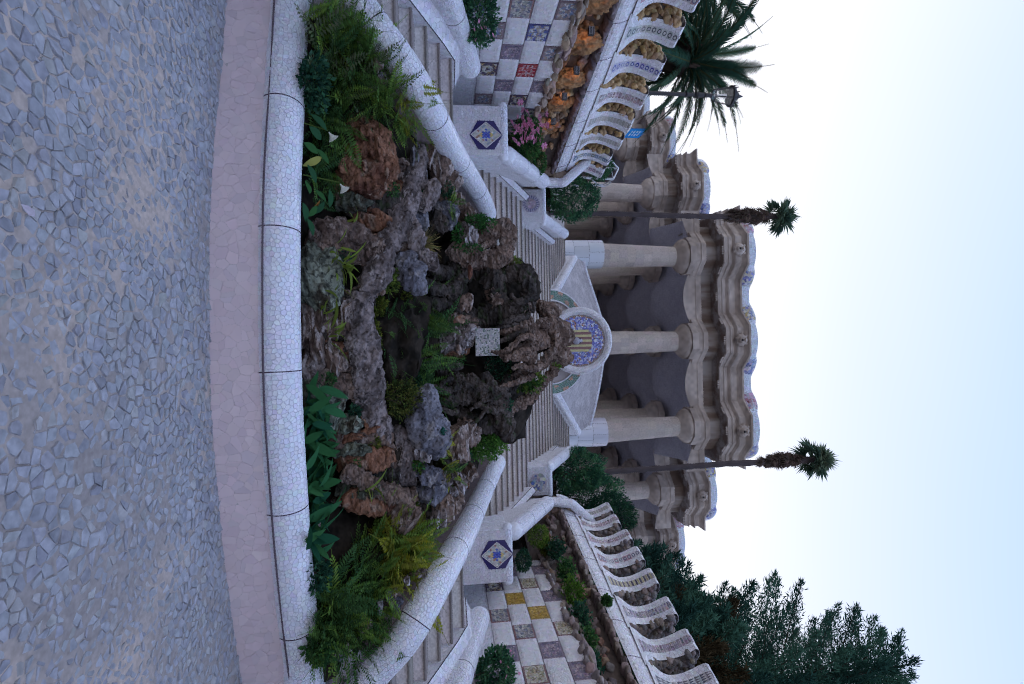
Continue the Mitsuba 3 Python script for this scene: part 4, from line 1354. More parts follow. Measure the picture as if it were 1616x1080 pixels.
# bench back on the roof: white mosaic with rounded painted shields where the wave turns
sm = []
fine = []
for a, b in zip(range(len(line) - 1), range(1, len(line))):
    n = max(2, int(np.linalg.norm(line[b] - line[a]) / 0.09))
    for t in np.linspace(0, 1, n, endpoint=False):
        fine.append(np.r_[line[a] * (1 - t) + line[b] * t - 0 * mit[a], mit[a] * (1 - t) + mit[b] * t])
fine = np.array(fine)
from scipy.ndimage import gaussian_filter1d
xy = gaussian_filter1d(fine[:, :2] - fine[:, 2:] * 0.12, 4, axis=0)
dxy = np.gradient(xy, axis=0)
dxy /= np.linalg.norm(dxy, axis=1, keepdims=True) + 1e-9
nrm_ = np.stack([dxy[:, 1], -dxy[:, 0]], 1)
keyx = []
cx_all = [c for c in (-4, -3, -2, -1, 0, 1, 2, 3, 4)]
med = np.zeros(len(xy))
for c in cx_all:
    for sx in (-1, 1):
        p = np.array([CX + c * BAY + sx * 1.35, {0: 25.2, 1: 25.2, 2: 29.6, 3: 34.0, 4: 38.3}[abs(c)]])
        dd_ = np.linalg.norm(xy - p, axis=1)
        i = int(np.argmin(dd_))
        keyx.append(i)
        med = np.maximum(med, np.exp(-(dd_ / 0.5) ** 4) * 1.0)
top = 16.78 + 0.20 * med
P, Nn = [], []
for e in np.linspace(0, 1, 6):
    z = 16.24 + (top - 16.24) * e
    o = 0.05 + 0.12 * np.sin(e * PI * 0.9) * (0.4 + med)
    P.append(np.c_[xy + nrm_ * o[:, None], z])
    Nn.append(np.c_[nrm_, 0 * z])
P.append(np.c_[xy - nrm_ * 0.25, top - 0.02])
Nn.append(np.c_[nrm_ * 0.2, 0 * top + 1])
P, Nn = np.stack(P, 1), np.stack(Nn, 1)
bench = numbered(hall + '__roof_bench')
mb = MB().add(*grid(P), c=(0.36, 0.36, 0.4))
w, L, W = on_grid(P, Nn / np.linalg.norm(Nn, axis=-1, keepdims=True))
rng = np.random.default_rng(77)
s_ax = np.r_[0, np.cumsum(np.linalg.norm(np.diff(P[:, P.shape[1] // 2], axis=0), axis=1))]
PALM = [[(0.12, 0.14, 0.42), (0.5, 0.45, 0.3), (0.45, 0.42, 0.48)], [(0.35, 0.10, 0.14), (0.5, 0.42, 0.5), (0.42, 0.2, 0.3)], [(0.08, 0.10, 0.36), (0.45, 0.4, 0.48), (0.2, 0.24, 0.5)], [(0.45, 0.32, 0.1), (0.12, 0.14, 0.35), (0.5, 0.48, 0.45)]]
mm = [MB() for _ in keyx]
for v, f, c in pieces(cells(L, W, 0.105, 78), 0.005, 0.004, 79, lambda g, c: jit(g, (0.56, 0.60, 0.68), 0.07, 0.04), w, 0.02):
    cen = v.mean(0)
    k = next((j for j, i in enumerate(keyx) if np.linalg.norm(cen[:2] - xy[i]) < 0.47 and cen[2] > 16.30 and (np.linalg.norm(cen[:2] - xy[i]) / 0.47) ** 2 + ((cen[2] - 16.62) / 0.42) ** 2 < 1), None)
    if k is None:
        mb.add(v, f, c)
    else:
        pal = PALM[(k * 7 + 3) % 4]
        mm[k].add(v, f, jit(rng, np.asarray(pal[int(rng.integers(3))]) * 0.75 + 0.08, 0.2, 0.06))
scene[bench] = mesh_of(mb.mesh(), 'glazed', False, mb.col())
for q in mm:
    if q.v:
        q.put('painted_shield', 'glazed', bench)
m = MB().box(-22, 22, 39, 60, 15.9, 16.2)
v, f = grid(np.stack([np.c_[line - mit * 0.2, np.full(len(line), 16.22)], np.c_[line[:, 0], np.full(len(line), 47.0), np.full(len(line), 16.22)]], 1))
m.add(v, f)
v, f = grid(np.stack([np.c_[line - mit * 0.7, np.full(len(line), 14.95)], np.c_[line[:, 0], np.full(len(line), 47.0), np.full(len(line), 14.95)]], 1))
m.add(v, f)
m.put('roof_terrace', 'plaster', hall)
# ---------------------------------------------------------------- rock materials and shapes of the grotto
def rock_mat(key, a, b, c, s, bscale=0.03, lit_crust=None, veins=0.32):
    def fn(p, n, uv):
        q = fb(p.x * s, p.y * s, p.z * s, 3)
        col = mix(a, b, sst(0.34, 0.62, q))
        r = fb(p.x * s * 2.6 + 9, p.y * s * 2.6, p.z * s * 2.6, 4)
        col = mix(col, c, sst(0.56, 0.68, r))
        if lit_crust is not None:                                         # pale crust in patches on faces that look up, painting in lit tops
            k = sst(0.1, 0.7, n.z) * sst(0.40, 0.56, fb(p.x * 8, p.y * 8, p.z * 8, 3))
            col = mix(col, lit_crust, k)
        vein = 1 - dr.abs(2 * fb(p.x * 13, p.y * 13, p.z * 13, 3) - 1)
        pore = sst(0.62, 0.74, fb(p.x * 34, p.y * 34, p.z * 34, 2))
        return col * (0.5 + 1.0 * fb(p.x * 42, p.y * 42, p.z * 42, 3)) * (1 - 0.55 * pore) * (1 - veins * sst(0.80, 0.96, vein))

    mat(key, fn, 0.85, 0.3, bump=lambda p, n, uv: fb(p.x * 16, p.y * 16, p.z * 16, 4) + 0.6 * fb(p.x * 50, p.y * 50, p.z * 50, 2), bscale=bscale * 2.4, eps=4e-3)


rock_mat('tufa_dark', (0.036, 0.029, 0.026), (0.10, 0.078, 0.068), (0.035, 0.040, 0.020), 5.0)
rock_mat('tufa_brown', (0.11, 0.070, 0.055), (0.22, 0.145, 0.112), (0.29, 0.215, 0.18), 5.0, lit_crust=(0.36, 0.29, 0.265))
rock_mat('tufa_pale', (0.13, 0.10, 0.095), (0.27, 0.215, 0.205), (0.08, 0.062, 0.058), 5.0, lit_crust=(0.48, 0.43, 0.43))
rock_mat('rust_tufa', (0.125, 0.05, 0.032), (0.26, 0.12, 0.07), (0.31, 0.20, 0.145), 4.5)
rock_mat('grey_tufa', (0.11, 0.105, 0.13), (0.22, 0.21, 0.24), (0.32, 0.29, 0.295), 3.5)
rock_mat('green_tufa', (0.11, 0.115, 0.085), (0.22, 0.23, 0.175), (0.075, 0.06, 0.04), 4.0, 0.02, veins=0.6)
grotto = thing('fountain_grotto', 'craggy grotto of root-like tufa branches, ledges and rocks rising inside the planter basin', 'grotto')


def ridged(p, seed):
    return 1 - np.abs(2 * fbm(p, 3, seed) - 1)


def limb(pts, mat_, name='stone_branch', seg=30, amp=0.30, seed=None, parent=None, fine=0.020, **k):
    """A gnarled branch of rock along pixels with depths: (x, y, Y, radius in pixels)."""
    seed = len(scene) if seed is None else seed
    q = np.array([np.r_[at(x, y, Y), r * Y / FOC] for x, y, Y, r in pts])
    L = np.linalg.norm(np.diff(q[:, :3], axis=0), axis=1).sum()
    n = int(max(14, L / 0.012))
    sp = spline(q, n) if len(q) > 2 else np.linspace(q[0], q[-1], n)
    path, rad = sp[:, :3].copy(), np.maximum(sp[:, 3], 0.012)
    R0 = float(np.mean(rad))
    for a_ in range(3):
        path[:, a_] += 0.9 * R0 * (fbm(np.c_[path / (R0 * 3.2)] + 17 * a_, 2, seed + a_) - 0.5)
    rad = rad * (1 + 0.55 * (fbm(path / (R0 * 2.2), 2, seed + 8) - 0.5))
    v, f = tube(path, rad, seg)
    m = len(path) * seg
    c = np.repeat(path, seg, 0)
    d = v[:m] - c
    th = np.tile(np.arange(seg) * 2 * PI / seg, len(path)) + 3 * np.repeat(fbm(path * 2, 2, seed + 4), seg)
    sq = (np.abs(np.cos(th)) ** 5 + np.abs(np.sin(th)) ** 5) ** -0.2
    fr_ = 1 / np.clip(R0 * 2.0, 0.05, 0.4)
    g = (ridged(v[:m] * fr_, seed) - 0.6) * 1.4 + (fbm(v[:m] * fr_ * 3.1, 3, seed + 5) - 0.5) * 1.0
    u = d / (np.linalg.norm(d, axis=1, keepdims=True) + 1e-9)
    small = (ridged(v[:m] * 15, seed + 7) ** 2 - 0.45) * 1.8 + (fbm(v[:m] * 38, 2, seed + 6) - 0.5)
    st = (v[:m, 2] * 17 + 2.2 * fbm(v[:m] * 3.5, 2, seed + 12)) % 1.0
    small = small + 1.1 * (np.where(st < 0.75, st / 0.75, (1 - st) / 0.25) - 0.5)   # worn layers
    v[:m] = c + d * (0.35 + 0.65 * sq * 0.92)[:, None] * (1 + amp * g * 1.6)[:, None] + u * (fine * small)[:, None]
    return add(name, (v, f), mat_, parent or grotto, True, **k)


def crag(x, y, Y, rx, ry, mat_, name='boulder', amp=0.35, sub=4, depth=None, lean=0.0, seed=None, parent=None, squash=0.75, **k):
    """A rock: rx and ry are half sizes in pixels along the world's up and right."""
    seed = len(scene) if seed is None else seed
    rng = np.random.default_rng(seed)
    s = Y / FOC
    ico = trimesh.creation.icosphere(sub, 1.0)
    v = np.array(ico.vertices)
    R = trimesh.transformations.random_rotation_matrix(rng.random(3))[:3, :3]
    w = v @ R
    w = np.sign(w) * np.abs(w) ** squash                             # blocky
    w = w @ R.T
    g = (ridged(v * 1.6 + seed, seed) - 0.6) * 0.9 + (fbm(v * 4.5 + seed, 3, seed + 3) - 0.5) * 0.7
    w = w * (1 + amp * 1.5 * g[:, None])
    for k_ in range(9):                                               # broken faces
        n_ = rng.normal(0, 1, 3)
        n_ /= np.linalg.norm(n_)
        w = w - 0.9 * np.maximum(w @ n_ - rng.uniform(0.6, 0.95), 0)[:, None] * n_
    w = w * (1 + 0.10 * (ridged(v * 5.5 + seed, seed + 4) - 0.6) + 0.10 * (fbm(v * 13 + seed, 2, seed + 6) - 0.5))[:, None] * 1.12
    w *= [ry * s, (depth or (rx + ry) / 2) * s, rx * s]
    st = (w[:, 2] * 15 + 2.2 * fbm(w * 4 + seed, 2, seed + 12)) % 1.0
    w = w * (1 + (0.012 / max(0.06, (rx + ry) / 2 * s)) * 2.2 * (np.where(st < 0.75, st / 0.75, (1 - st) / 0.25) - 0.5))[:, None]
    if lean:
        a = math.radians(lean)
        w = w @ np.array([[math.cos(a), 0, -math.sin(a)], [0, 1, 0], [math.sin(a), 0, math.cos(a)]])
    return add(name, (w + at(x, y, Y), ico.faces), mat_, parent or grotto, True, **k)


# the long ledge of the natural bowl: left horn, log, right horn
limb([(657, 208, 5.9, 7), (654, 238, 5.8, 15), (649, 275, 5.6, 20), (640, 315, 5.4, 16), (628, 360, 5.2, 13), (610, 395, 5.1, 15), (597, 430, 5.05, 17), (580, 462, 5.0, 15), (570, 478, 4.97, 12)], 'tufa_pale', 'rock_ledge', 34, 0.34)
limb([(566, 462, 4.95, 17), (566, 490, 4.93, 22), (569, 530, 4.92, 22), (574, 570, 4.93, 21), (577, 605, 4.96, 20), (575, 628, 5.0, 14)], 'tufa_pale', 'rock_ledge', 34, 0.24, label='long squared grey rock ledge at the middle')
limb([(573, 618, 5.0, 14), (588, 645, 5.05, 17), (600, 670, 5.1, 15), (611, 694, 5.2, 10)], 'tufa_pale', 'rock_ledge')
limb([(629, 680, 5.3, 5), (638, 705, 5.35, 12), (637, 738, 5.4, 19), (646, 770, 5.5, 14), (662, 800, 5.65, 16), (669, 815, 5.7, 15), (660, 836, 5.7, 8)], 'tufa_pale', 'rock_ledge', 34, 0.34)
limb([(640, 333, 5.35, 8), (653, 368, 5.28, 10), (668, 396, 5.25, 11), (678, 418, 5.25, 8), (676, 426, 5.25, 5)], 'tufa_pale', 'rock_ledge')
crag(632, 398, 5.45, 26, 36, 'tufa_brown', 'boulder', 0.3)
crag(655, 285, 5.75, 20, 45, 'grey_tufa', 'boulder', 0.3)
limb([(640, 405, 5.3, 14), (655, 440, 5.25, 16), (668, 458, 5.22, 8), (674, 465, 5.2, 3)], 'grey_tufa', 'rock_spike')
# left: rusty rocks, pale footing, brown roots
limb([(552, 168, 4.95, 7), (572, 205, 5.0, 20), (588, 245, 5.05, 30), (575, 282, 5.05, 32), (562, 306, 5.0, 24)], 'rust_tufa', 'rust_rock', 36, 0.28, label='rust brown rough rock on the left')
limb([(592, 276, 5.0, 10), (612, 268, 5.0, 10), (629, 265, 5.02, 5)], 'rust_tufa', 'rust_rock')
crag(560, 322, 5.02, 24, 14, 'green_tufa', 'pale_footing', 0.2)
limb([(512, 388, 4.75, 15), (532, 366, 4.8, 19), (556, 368, 4.85, 13), (580, 378, 4.95, 10), (604, 392, 5.05, 9)], 'tufa_brown', 'stone_root')
crag(582, 350, 5.2, 22, 16, 'rust_tufa', 'boulder', 0.3)
limb([(545, 330, 5.1, 10), (585, 322, 5.2, 14), (620, 318, 5.35, 16)], 'tufa_dark', 'stone_root')
crag(497, 440, 4.75, 38, 40, 'green_tufa', 'mosaic_mound', 0.22, lean=-25)
for x, y, a, b in ((500, 498, 22, 20), (528, 516, 20, 17), (500, 545, 14, 24), (524, 566, 17, 28), (488, 575, 16, 20), (545, 500, 15, 18), (480, 520, 16, 25)):
    crag(x, y, 4.72 + 0.1 * (x > 515), a, b, 'tufa_brown', 'rounded_stone', 0.2)
crag(508, 636, 4.75, 42, 34, 'green_tufa', 'mosaic_mound', 0.22, lean=20)
crag(545, 668, 4.9, 24, 14, 'green_tufa', 'mosaic_mound', 0.25)
crag(548, 690, 4.9, 22, 10, 'rust_tufa', 'boulder', 0.4)
crag(550, 706, 4.9, 30, 11, 'green_tufa', 'pale_footing', 0.25)
limb([(535, 728, 4.85, 12), (562, 724, 4.95, 15), (590, 722, 5.05, 14), (612, 715, 5.15, 10)], 'rust_tufa', 'stone_root')
limb([(541, 744, 4.75, 9), (565, 755, 4.8, 10), (596, 772, 4.95, 10), (628, 786, 5.15, 12), (650, 790, 5.3, 10)], 'tufa_brown', 'stone_root')
limb([(548, 778, 4.85, 12), (570, 795, 4.9, 15), (602, 794, 5.05, 12), (634, 792, 5.2, 12)], 'rust_tufa', 'stone_root')
crag(562, 772, 4.95, 30, 14, 'green_tufa', 'pale_footing', 0.25)
limb([(618, 795, 5.2, 16), (636, 812, 5.15, 17), (654, 830, 5.1, 15)], 'tufa_brown', 'stone_stump')
for pts, k in (([(602, 402, 5.1, 12), (570, 398, 5.0, 12), (535, 392, 4.85, 15), (495, 385, 4.7, 20)], 'tufa_brown'), ([(585, 465, 5.05, 12), (550, 472, 4.95, 14), (500, 470, 4.8, 18)], 'tufa_dark'),
               ([(572, 560, 5.0, 12), (540, 556, 4.9, 13), (490, 548, 4.75, 18)], 'rust_tufa'), ([(578, 610, 5.0, 13), (545, 612, 4.9, 14), (500, 606, 4.75, 20)], 'tufa_brown'), ([(606, 690, 5.2, 13), (570, 692, 5.05, 12), (520, 690, 4.85, 18)], 'tufa_brown'),
               ([(640, 740, 5.4, 14), (600, 748, 5.25, 16), (560, 752, 5.0, 18)], 'tufa_dark'), ([(645, 300, 5.5, 14), (600, 300, 5.35, 18), (550, 305, 5.1, 18)], 'rust_tufa'), ([(560, 530, 5.0, 9), (535, 528, 4.9, 10), (500, 522, 4.8, 14)], 'tufa_dark')):
    limb(pts, k, 'stone_root')
for x, y, Y, a, b in ((560, 196, 4.92, 16, 14), (580, 215, 4.9, 18, 16), (596, 240, 4.93, 17, 18), (570, 238, 4.9, 16, 15), (556, 262, 4.88, 18, 15), (585, 266, 4.92, 18, 16), (610, 262, 4.98, 12, 18), (560, 290, 4.9, 16, 14), (590, 292, 4.95, 16, 15)):
    crag(x, y, Y, a, b, 'rust_tufa', 'rust_rock', 0.45, 3)
# near-black lumps under and behind the ledge, painting the shade of its hollows
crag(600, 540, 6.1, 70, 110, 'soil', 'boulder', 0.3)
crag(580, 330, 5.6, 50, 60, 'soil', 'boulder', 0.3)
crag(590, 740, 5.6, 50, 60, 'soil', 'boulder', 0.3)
# right: grey slab and loose rocks
limb([(676, 607, 5.3, 3), (672, 630, 5.32, 15), (671, 655, 5.35, 24), (680, 682, 5.4, 28), (690, 700, 5.5, 22)], 'grey_tufa', 'rock_slab', 36, 0.35, label='pointed blue grey slab of rock on the right')
for x, y, Y, a, b, k in ((671, 715, 5.35, 17, 13, 'tufa_pale'), (676, 748, 5.35, 17, 14, 'grey_tufa'), (682, 778, 5.4, 20, 18, 'grey_tufa'), (700, 758, 5.6, 16, 14, 'tufa_pale'), (720, 700, 5.9, 20, 34, 'tufa_brown'), (735, 688, 6.2, 18, 20, 'tufa_brown'),
                         (700, 800, 5.5, 15, 20, 'tufa_brown'), (718, 785, 5.8, 12, 14, 'tufa_brown'), (725, 765, 6.0, 10, 14, 'tufa_pale'), (690, 815, 5.4, 12, 15, 'tufa_pale'), (709, 778, 5.7, 8, 10, 'tufa_pale'), (715, 803, 5.5, 8, 10, 'tufa_brown'),
                         (652, 700, 5.5, 10, 10, 'tufa_brown'), (740, 745, 6.6, 12, 12, 'tufa_brown'), (700, 722, 5.8, 18, 14, 'tufa_dark')):
    crag(x, y, Y, a, b, k, 'boulder', 0.35, 3)
# left bank
limb([(664, 332, 5.55, 6), (676, 312, 5.5, 10), (686, 294, 5.5, 9), (684, 282, 5.5, 4)], 'tufa_pale', 'rock_spike')
for x, y, Y, a, b, k in ((708, 338, 6.2, 19, 20, 'grey_tufa'), (690, 262, 6.0, 20, 25, 'tufa_brown'), (705, 292, 6.1, 18, 20, 'tufa_brown'), (722, 318, 6.4, 12, 15, 'tufa_brown'), (735, 345, 6.8, 14, 18, 'tufa_brown'), (675, 240, 5.8, 14, 18, 'tufa_brown'),
                         (742, 374, 6.5, 14, 17, 'tufa_pale'), (664, 345, 5.7, 14, 14, 'grey_tufa'), (690, 350, 6.0, 14, 14, 'tufa_dark'), (655, 222, 5.9, 12, 14, 'tufa_brown')):
    crag(x, y, Y, a, b, k, 'boulder', 0.35, 3)
for k in range(34):                                                   # stones along the foot of the side rims
    rng = np.random.default_rng(1300 + k)
    e = rng.random()
    if k % 2:
        q = np.array([530 + 130 * e, 1046 - 130 * e]) + rng.normal(0, 5, 2) + [2, -10]
        Y = 4.45 + 0.5 * e
    else:
        q = np.array([575 + 120 * e, 85 + 140 * e]) + rng.normal(0, 5, 2) + [0, 10]
        Y = 4.6 + 1.3 * e
    crag(q[0], q[1], Y, rng.uniform(4, 9), rng.uniform(5, 10), ('tufa_brown', 'tufa_pale', 'grey_tufa')[int(rng.integers(3))], 'bank_stone', 0.35, 2)
rng = np.random.default_rng(1390)
for k in range(110):                                                  # rubble between the bigger rocks
    x, y = rng.uniform(490, 745), rng.uniform(300, 830)
    o = on_soil(x, y)
    if o[1] > 8.5:
        continue
    q = crag(x, y, o[1] - 0.05, rng.uniform(3, 10), rng.uniform(4, 11), ('tufa_brown', 'tufa_dark', 'grey_tufa', 'tufa_brown', 'rust_tufa')[int(rng.integers(5))], 'rubble', 0.4, 2)
# the upper tower: frame with two openings
TY = 6.6
def ring_pts(cx, cy, rx, ry, r, Y, seed):
    g = np.random.default_rng(seed)
    return [(cx + rx * math.cos(q), cy + ry * math.sin(q), Y + 0.05 * math.sin(3 * q), r * g.uniform(0.75, 1.3)) for q in np.linspace(0.3, 2 * PI + 0.35, 13)]


limb(ring_pts(748, 466, 36, 36, 12, TY - 0.05, 1), 'tufa_dark', 'stone_ring', label='ring of dark stone round an open hole')
limb(ring_pts(808, 458, 27, 28, 9, TY - 0.05, 2), 'tufa_dark', 'stone_ring')
for pts, k in (([(712, 432, TY, 13), (745, 427, TY, 12), (785, 430, TY, 11), (815, 430, TY, 11), (836, 428, TY, 8)], 'tufa_dark'),
               ([(708, 488, TY - .1, 12), (728, 502, TY - .1, 15), (760, 507, TY - .1, 14), (795, 497, TY - .1, 14), (835, 488, TY - .1, 10)], 'tufa_dark'),
               ([(720, 428, TY, 10), (712, 458, TY, 11), (714, 492, TY, 10)], 'tufa_dark'),
               ([(833, 424, TY, 7), (836, 455, TY, 9), (834, 492, TY, 8)], 'tufa_dark'),
               ([(780, 432, TY - .1, 7), (778, 450, TY - .1, 9), (782, 470, TY - .1, 9), (783, 492, TY - .1, 8)], 'tufa_brown'),
               ([(628, 476, 5.9, 11), (665, 480, 6.1, 10), (700, 484, 6.4, 12), (725, 494, TY - .1, 13)], 'tufa_dark'),
               ([(662, 448, 6.0, 9), (690, 456, 6.2, 9), (716, 458, TY, 12)], 'tufa_dark'),
               ([(676, 424, 6.2, 10), (700, 432, 6.4, 10), (722, 436, TY, 11)], 'tufa_dark'),
               # root block on the left shoulder
               ([(708, 388, 6.5, 10), (728, 400, 6.5, 13), (752, 407, 6.5, 13), (790, 404, 6.55, 12), (803, 395, 6.6, 8)], 'tufa_brown'),
               ([(744, 378, 6.6, 9), (768, 370, 6.6, 12), (790, 360, 6.6, 13), (800, 368, 6.6, 14), (800, 388, 6.6, 12), (792, 402, 6.6, 9)], 'tufa_brown'),
               # the crown of pale branches
               ([(786, 523, 6.45, 6.7), (812, 519, 6.4, 6.7), (836, 520, 6.4, 9.6), (839, 528, 6.4, 10.4), (850, 537, 6.45, 12.6), (866, 535, 6.5, 10.4)], 'tufa_brown'),
               ([(800, 559, 6.4, 5.9), (820, 552, 6.4, 7.4), (835, 545, 6.4, 8.9), (842, 538, 6.4, 10.4)], 'tufa_brown'),
               ([(836, 518, 6.4, 6.7), (831, 500, 6.45, 5.2), (830, 478, 6.5, 5.9)], 'tufa_brown'),
               ([(834, 522, 6.4, 8.1), (848, 514, 6.45, 6.7), (866, 511, 6.5, 5.9), (875, 526, 6.55, 5.2)], 'tufa_brown'),
               ([(844, 540, 6.4, 8.9), (836, 556, 6.4, 8.9), (834, 574, 6.4, 8.1), (824, 590, 6.4, 6.7), (810, 600, 6.45, 6.7)], 'tufa_brown'),
               ([(832, 470, 6.9, 5.2), (836, 480, 6.9, 5.2), (844, 476, 6.9, 4.4), (862, 494, 6.85, 5.9), (874, 516, 6.8, 5.9), (876, 538, 6.75, 5.9), (870, 556, 6.75, 5.9), (858, 572, 6.8, 5.9), (846, 590, 6.8, 4.4)], 'tufa_brown'),
               # dark roots on the right
               ([(676, 570, 6.2, 8), (700, 586, 6.2, 10), (728, 604, 6.2, 12), (756, 614, 6.2, 13), (783, 627, 6.25, 13)], 'tufa_dark'),
               ([(783, 620, 6.25, 12), (790, 648, 6.3, 14), (798, 672, 6.35, 12), (803, 692, 6.4, 8)], 'tufa_dark'),
               ([(784, 628, 6.25, 9), (772, 606, 6.2, 7), (764, 588, 6.2, 6)], 'tufa_dark'),
               ([(645, 642, 6.0, 9), (680, 634, 6.1, 10), (716, 628, 6.2, 11), (750, 626, 6.25, 11)], 'tufa_dark'),
               ([(790, 622, 6.5, 12), (806, 606, 6.5, 12), (822, 592, 6.45, 9)], 'tufa_dark'),
               ([(795, 655, 6.6, 9), (814, 641, 6.65, 7), (832, 630, 6.7, 7), (850, 613, 6.75, 6), (864, 598, 6.8, 6), (876, 580, 6.8, 6)], 'tufa_brown'),
               ([(705, 650, 6.3, 12), (735, 660, 6.35, 14), (770, 668, 6.4, 13), (798, 672, 6.4, 11)], 'tufa_dark')):
    limb(pts, k, 'stone_branch')
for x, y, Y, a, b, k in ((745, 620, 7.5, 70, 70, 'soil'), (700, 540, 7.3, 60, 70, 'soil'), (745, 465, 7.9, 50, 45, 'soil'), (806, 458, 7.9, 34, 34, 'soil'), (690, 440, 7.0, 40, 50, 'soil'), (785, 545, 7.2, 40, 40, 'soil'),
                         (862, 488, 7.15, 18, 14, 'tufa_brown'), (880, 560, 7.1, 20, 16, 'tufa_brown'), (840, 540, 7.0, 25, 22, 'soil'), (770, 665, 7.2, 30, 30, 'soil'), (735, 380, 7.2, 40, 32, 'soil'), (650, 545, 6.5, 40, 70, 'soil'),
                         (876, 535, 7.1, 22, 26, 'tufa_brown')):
    crag(x, y, Y, a, b, k, 'boulder', 0.28, 3)  # the soil lumps are near-black, painting the shade inside the tower
# hanging roots: thin knotty strands from the ledges and the crown
rng = np.random.default_rng(1450)
for x, y, Y, n, ln, k in ((640, 300, 5.45, 4, 60, 'tufa_brown'), (618, 365, 5.2, 4, 60, 'rust_tufa'), (595, 430, 5.05, 4, 60, 'tufa_brown'), (566, 480, 4.95, 4, 45, 'tufa_brown'), (568, 530, 4.93, 4, 45, 'tufa_dark'), (574, 590, 4.95, 4, 50, 'tufa_brown'), (598, 665, 5.08, 4, 50, 'rust_tufa'),
                       (640, 735, 5.35, 4, 60, 'tufa_brown'), (660, 800, 5.6, 4, 60, 'rust_tufa'), (845, 560, 6.3, 5, 70, 'tufa_brown'), (838, 500, 6.4, 4, 60, 'tufa_dark'), (790, 640, 6.2, 5, 70, 'tufa_dark'), (740, 500, 6.35, 4, 60, 'tufa_dark'), (790, 385, 6.5, 4, 60, 'tufa_brown'), (720, 600, 6.1, 4, 55, 'tufa_dark')):
    for j in range(n):
        px_, py_ = x + rng.normal(0, 5), y + rng.normal(0, 16)
        L_, dy = ln * rng.uniform(0.6, 1.2), rng.normal(0, 14)
        r_ = rng.uniform(2.2, 5.0)
        limb([(px_, py_, Y, r_), (px_ - L_ * 0.35, py_ + dy * 0.5 + rng.normal(0, 5), Y - 0.08, r_ * 0.95), (px_ - L_ * 0.7, py_ + dy + rng.normal(0, 5), Y - 0.10, r_ * 0.8), (px_ - L_, py_ + dy * 1.4, Y - 0.08, r_ * 0.5)], k, 'hanging_root', 14, 0.35, fine=0.008)
crag(716, 532, 6.3, 32, 22, 'tufa_pale', 'boulder', 0.3)
crag(720, 512, 6.35, 24, 12, 'tufa_brown', 'boulder', 0.35)
crag(712, 556, 6.35, 26, 10, 'rust_tufa', 'boulder', 0.35)
# the speckled square of mosaic
a, b = at(750, 519, 6.22), at(789, 561, 6.22)
m = panel((a[0], a[1], a[2]), (1, 0, 0), (0, 0, 1), b[0] - a[0], b[2] - a[2], 0.017, 1400, gap=0.09, h=0.004, cols=[(0.45, 0.42, 0.42), (0.38, 0.36, 0.37), (0.14, 0.18, 0.15), (0.5, 0.46, 0.45)])
m.box(a[0] - 0.004, b[0] + 0.004, a[1] + 0.004, a[1] + 0.10, a[2] - 0.004, b[2] + 0.004, (0.2, 0.18, 0.17))
m.put('mosaic_block', 'matte', grotto, label='small square block of speckled grey mosaic')

# ---------------------------------------------------------------- plants
scene['leaf'] = {'type': 'principledthin', 'base_color': VC, 'roughness': 0.45, 'spec_trans': 0.0, 'diff_trans': 0.5}
mat('bark', VC, 0.9, 0.2, bump=lambda p, n, uv: fb(p.x * 30, p.y * 30, p.z * 6, 3), bscale=0.02)


def basis(az, el, roll=0.0, size=1.0):
    """A frame whose x axis points along azimuth az and elevation el."""
    x = np.array([math.cos(el) * math.cos(az), math.cos(el) * math.sin(az), math.sin(el)])
    y = np.array([-math.sin(az), math.cos(az), 0])
    z = np.cross(x, y)
    y, z = y * math.cos(roll) + z * math.sin(roll), z * math.cos(roll) - y * math.sin(roll)
    return np.stack([x, y, z], 0) * size


def mat4(A, o):
    M = np.eye(4)
    M[:3, :3] = np.asarray(A).T
    M[:3, 3] = o
    return T(M)


def frond(L, n, w, droop, col, seed, thick=0.4, tip=0.35):
    """A fern frond along x: pairs of leaflets on an arching midrib."""
    rng = np.random.default_rng(seed)
    m = MB()
    t = np.linspace(0, 1, n + 1)
    x = L * (t - 0.18 * droop * t ** 2)
    z = -L * droop * 0.55 * t ** 2.2
    side = 0.05 * L * np.sin(t * 2 + rng.uniform(0, 6))
    p = np.stack([x, side, z], 1)
    rib = np.stack([p + [0, 0.0016, 0], p - [0, 0.0016, 0]], 1)
    m.add(*grid(rib), c=np.asarray(col) * 0.7)
    for i in range(1, n):
        e = t[i]
        ln = w * (math.sin(min(1, e * 1.15 + 0.10) * PI) ** 0.6) * (1 if e < 0.75 else 1 - (e - 0.75) / 0.25 * (1 - tip))
        wd = L / n * thick
        tg = (p[i + 1] - p[i - 1]) / np.linalg.norm(p[i + 1] - p[i - 1])
        for s in (-1, 1):
            d = np.array([0.35, s, -0.12 + rng.normal(0, 0.12)])
            d = d[0] * tg + np.array([0, d[1], d[2]])
            d /= np.linalg.norm(d)
            q = p[i]
            v = np.array([q - tg * wd * 0.6, q + d * ln * 0.55 - tg * wd * 0.9, q + d * ln, q + d * ln * 0.5 + tg * wd * 0.9])
            m.add(v, [[0, 1, 2, 3]], jit(rng, col, 0.16, 0.06))
    return mesh_of(m.mesh(), 'leaf', False, m.col())


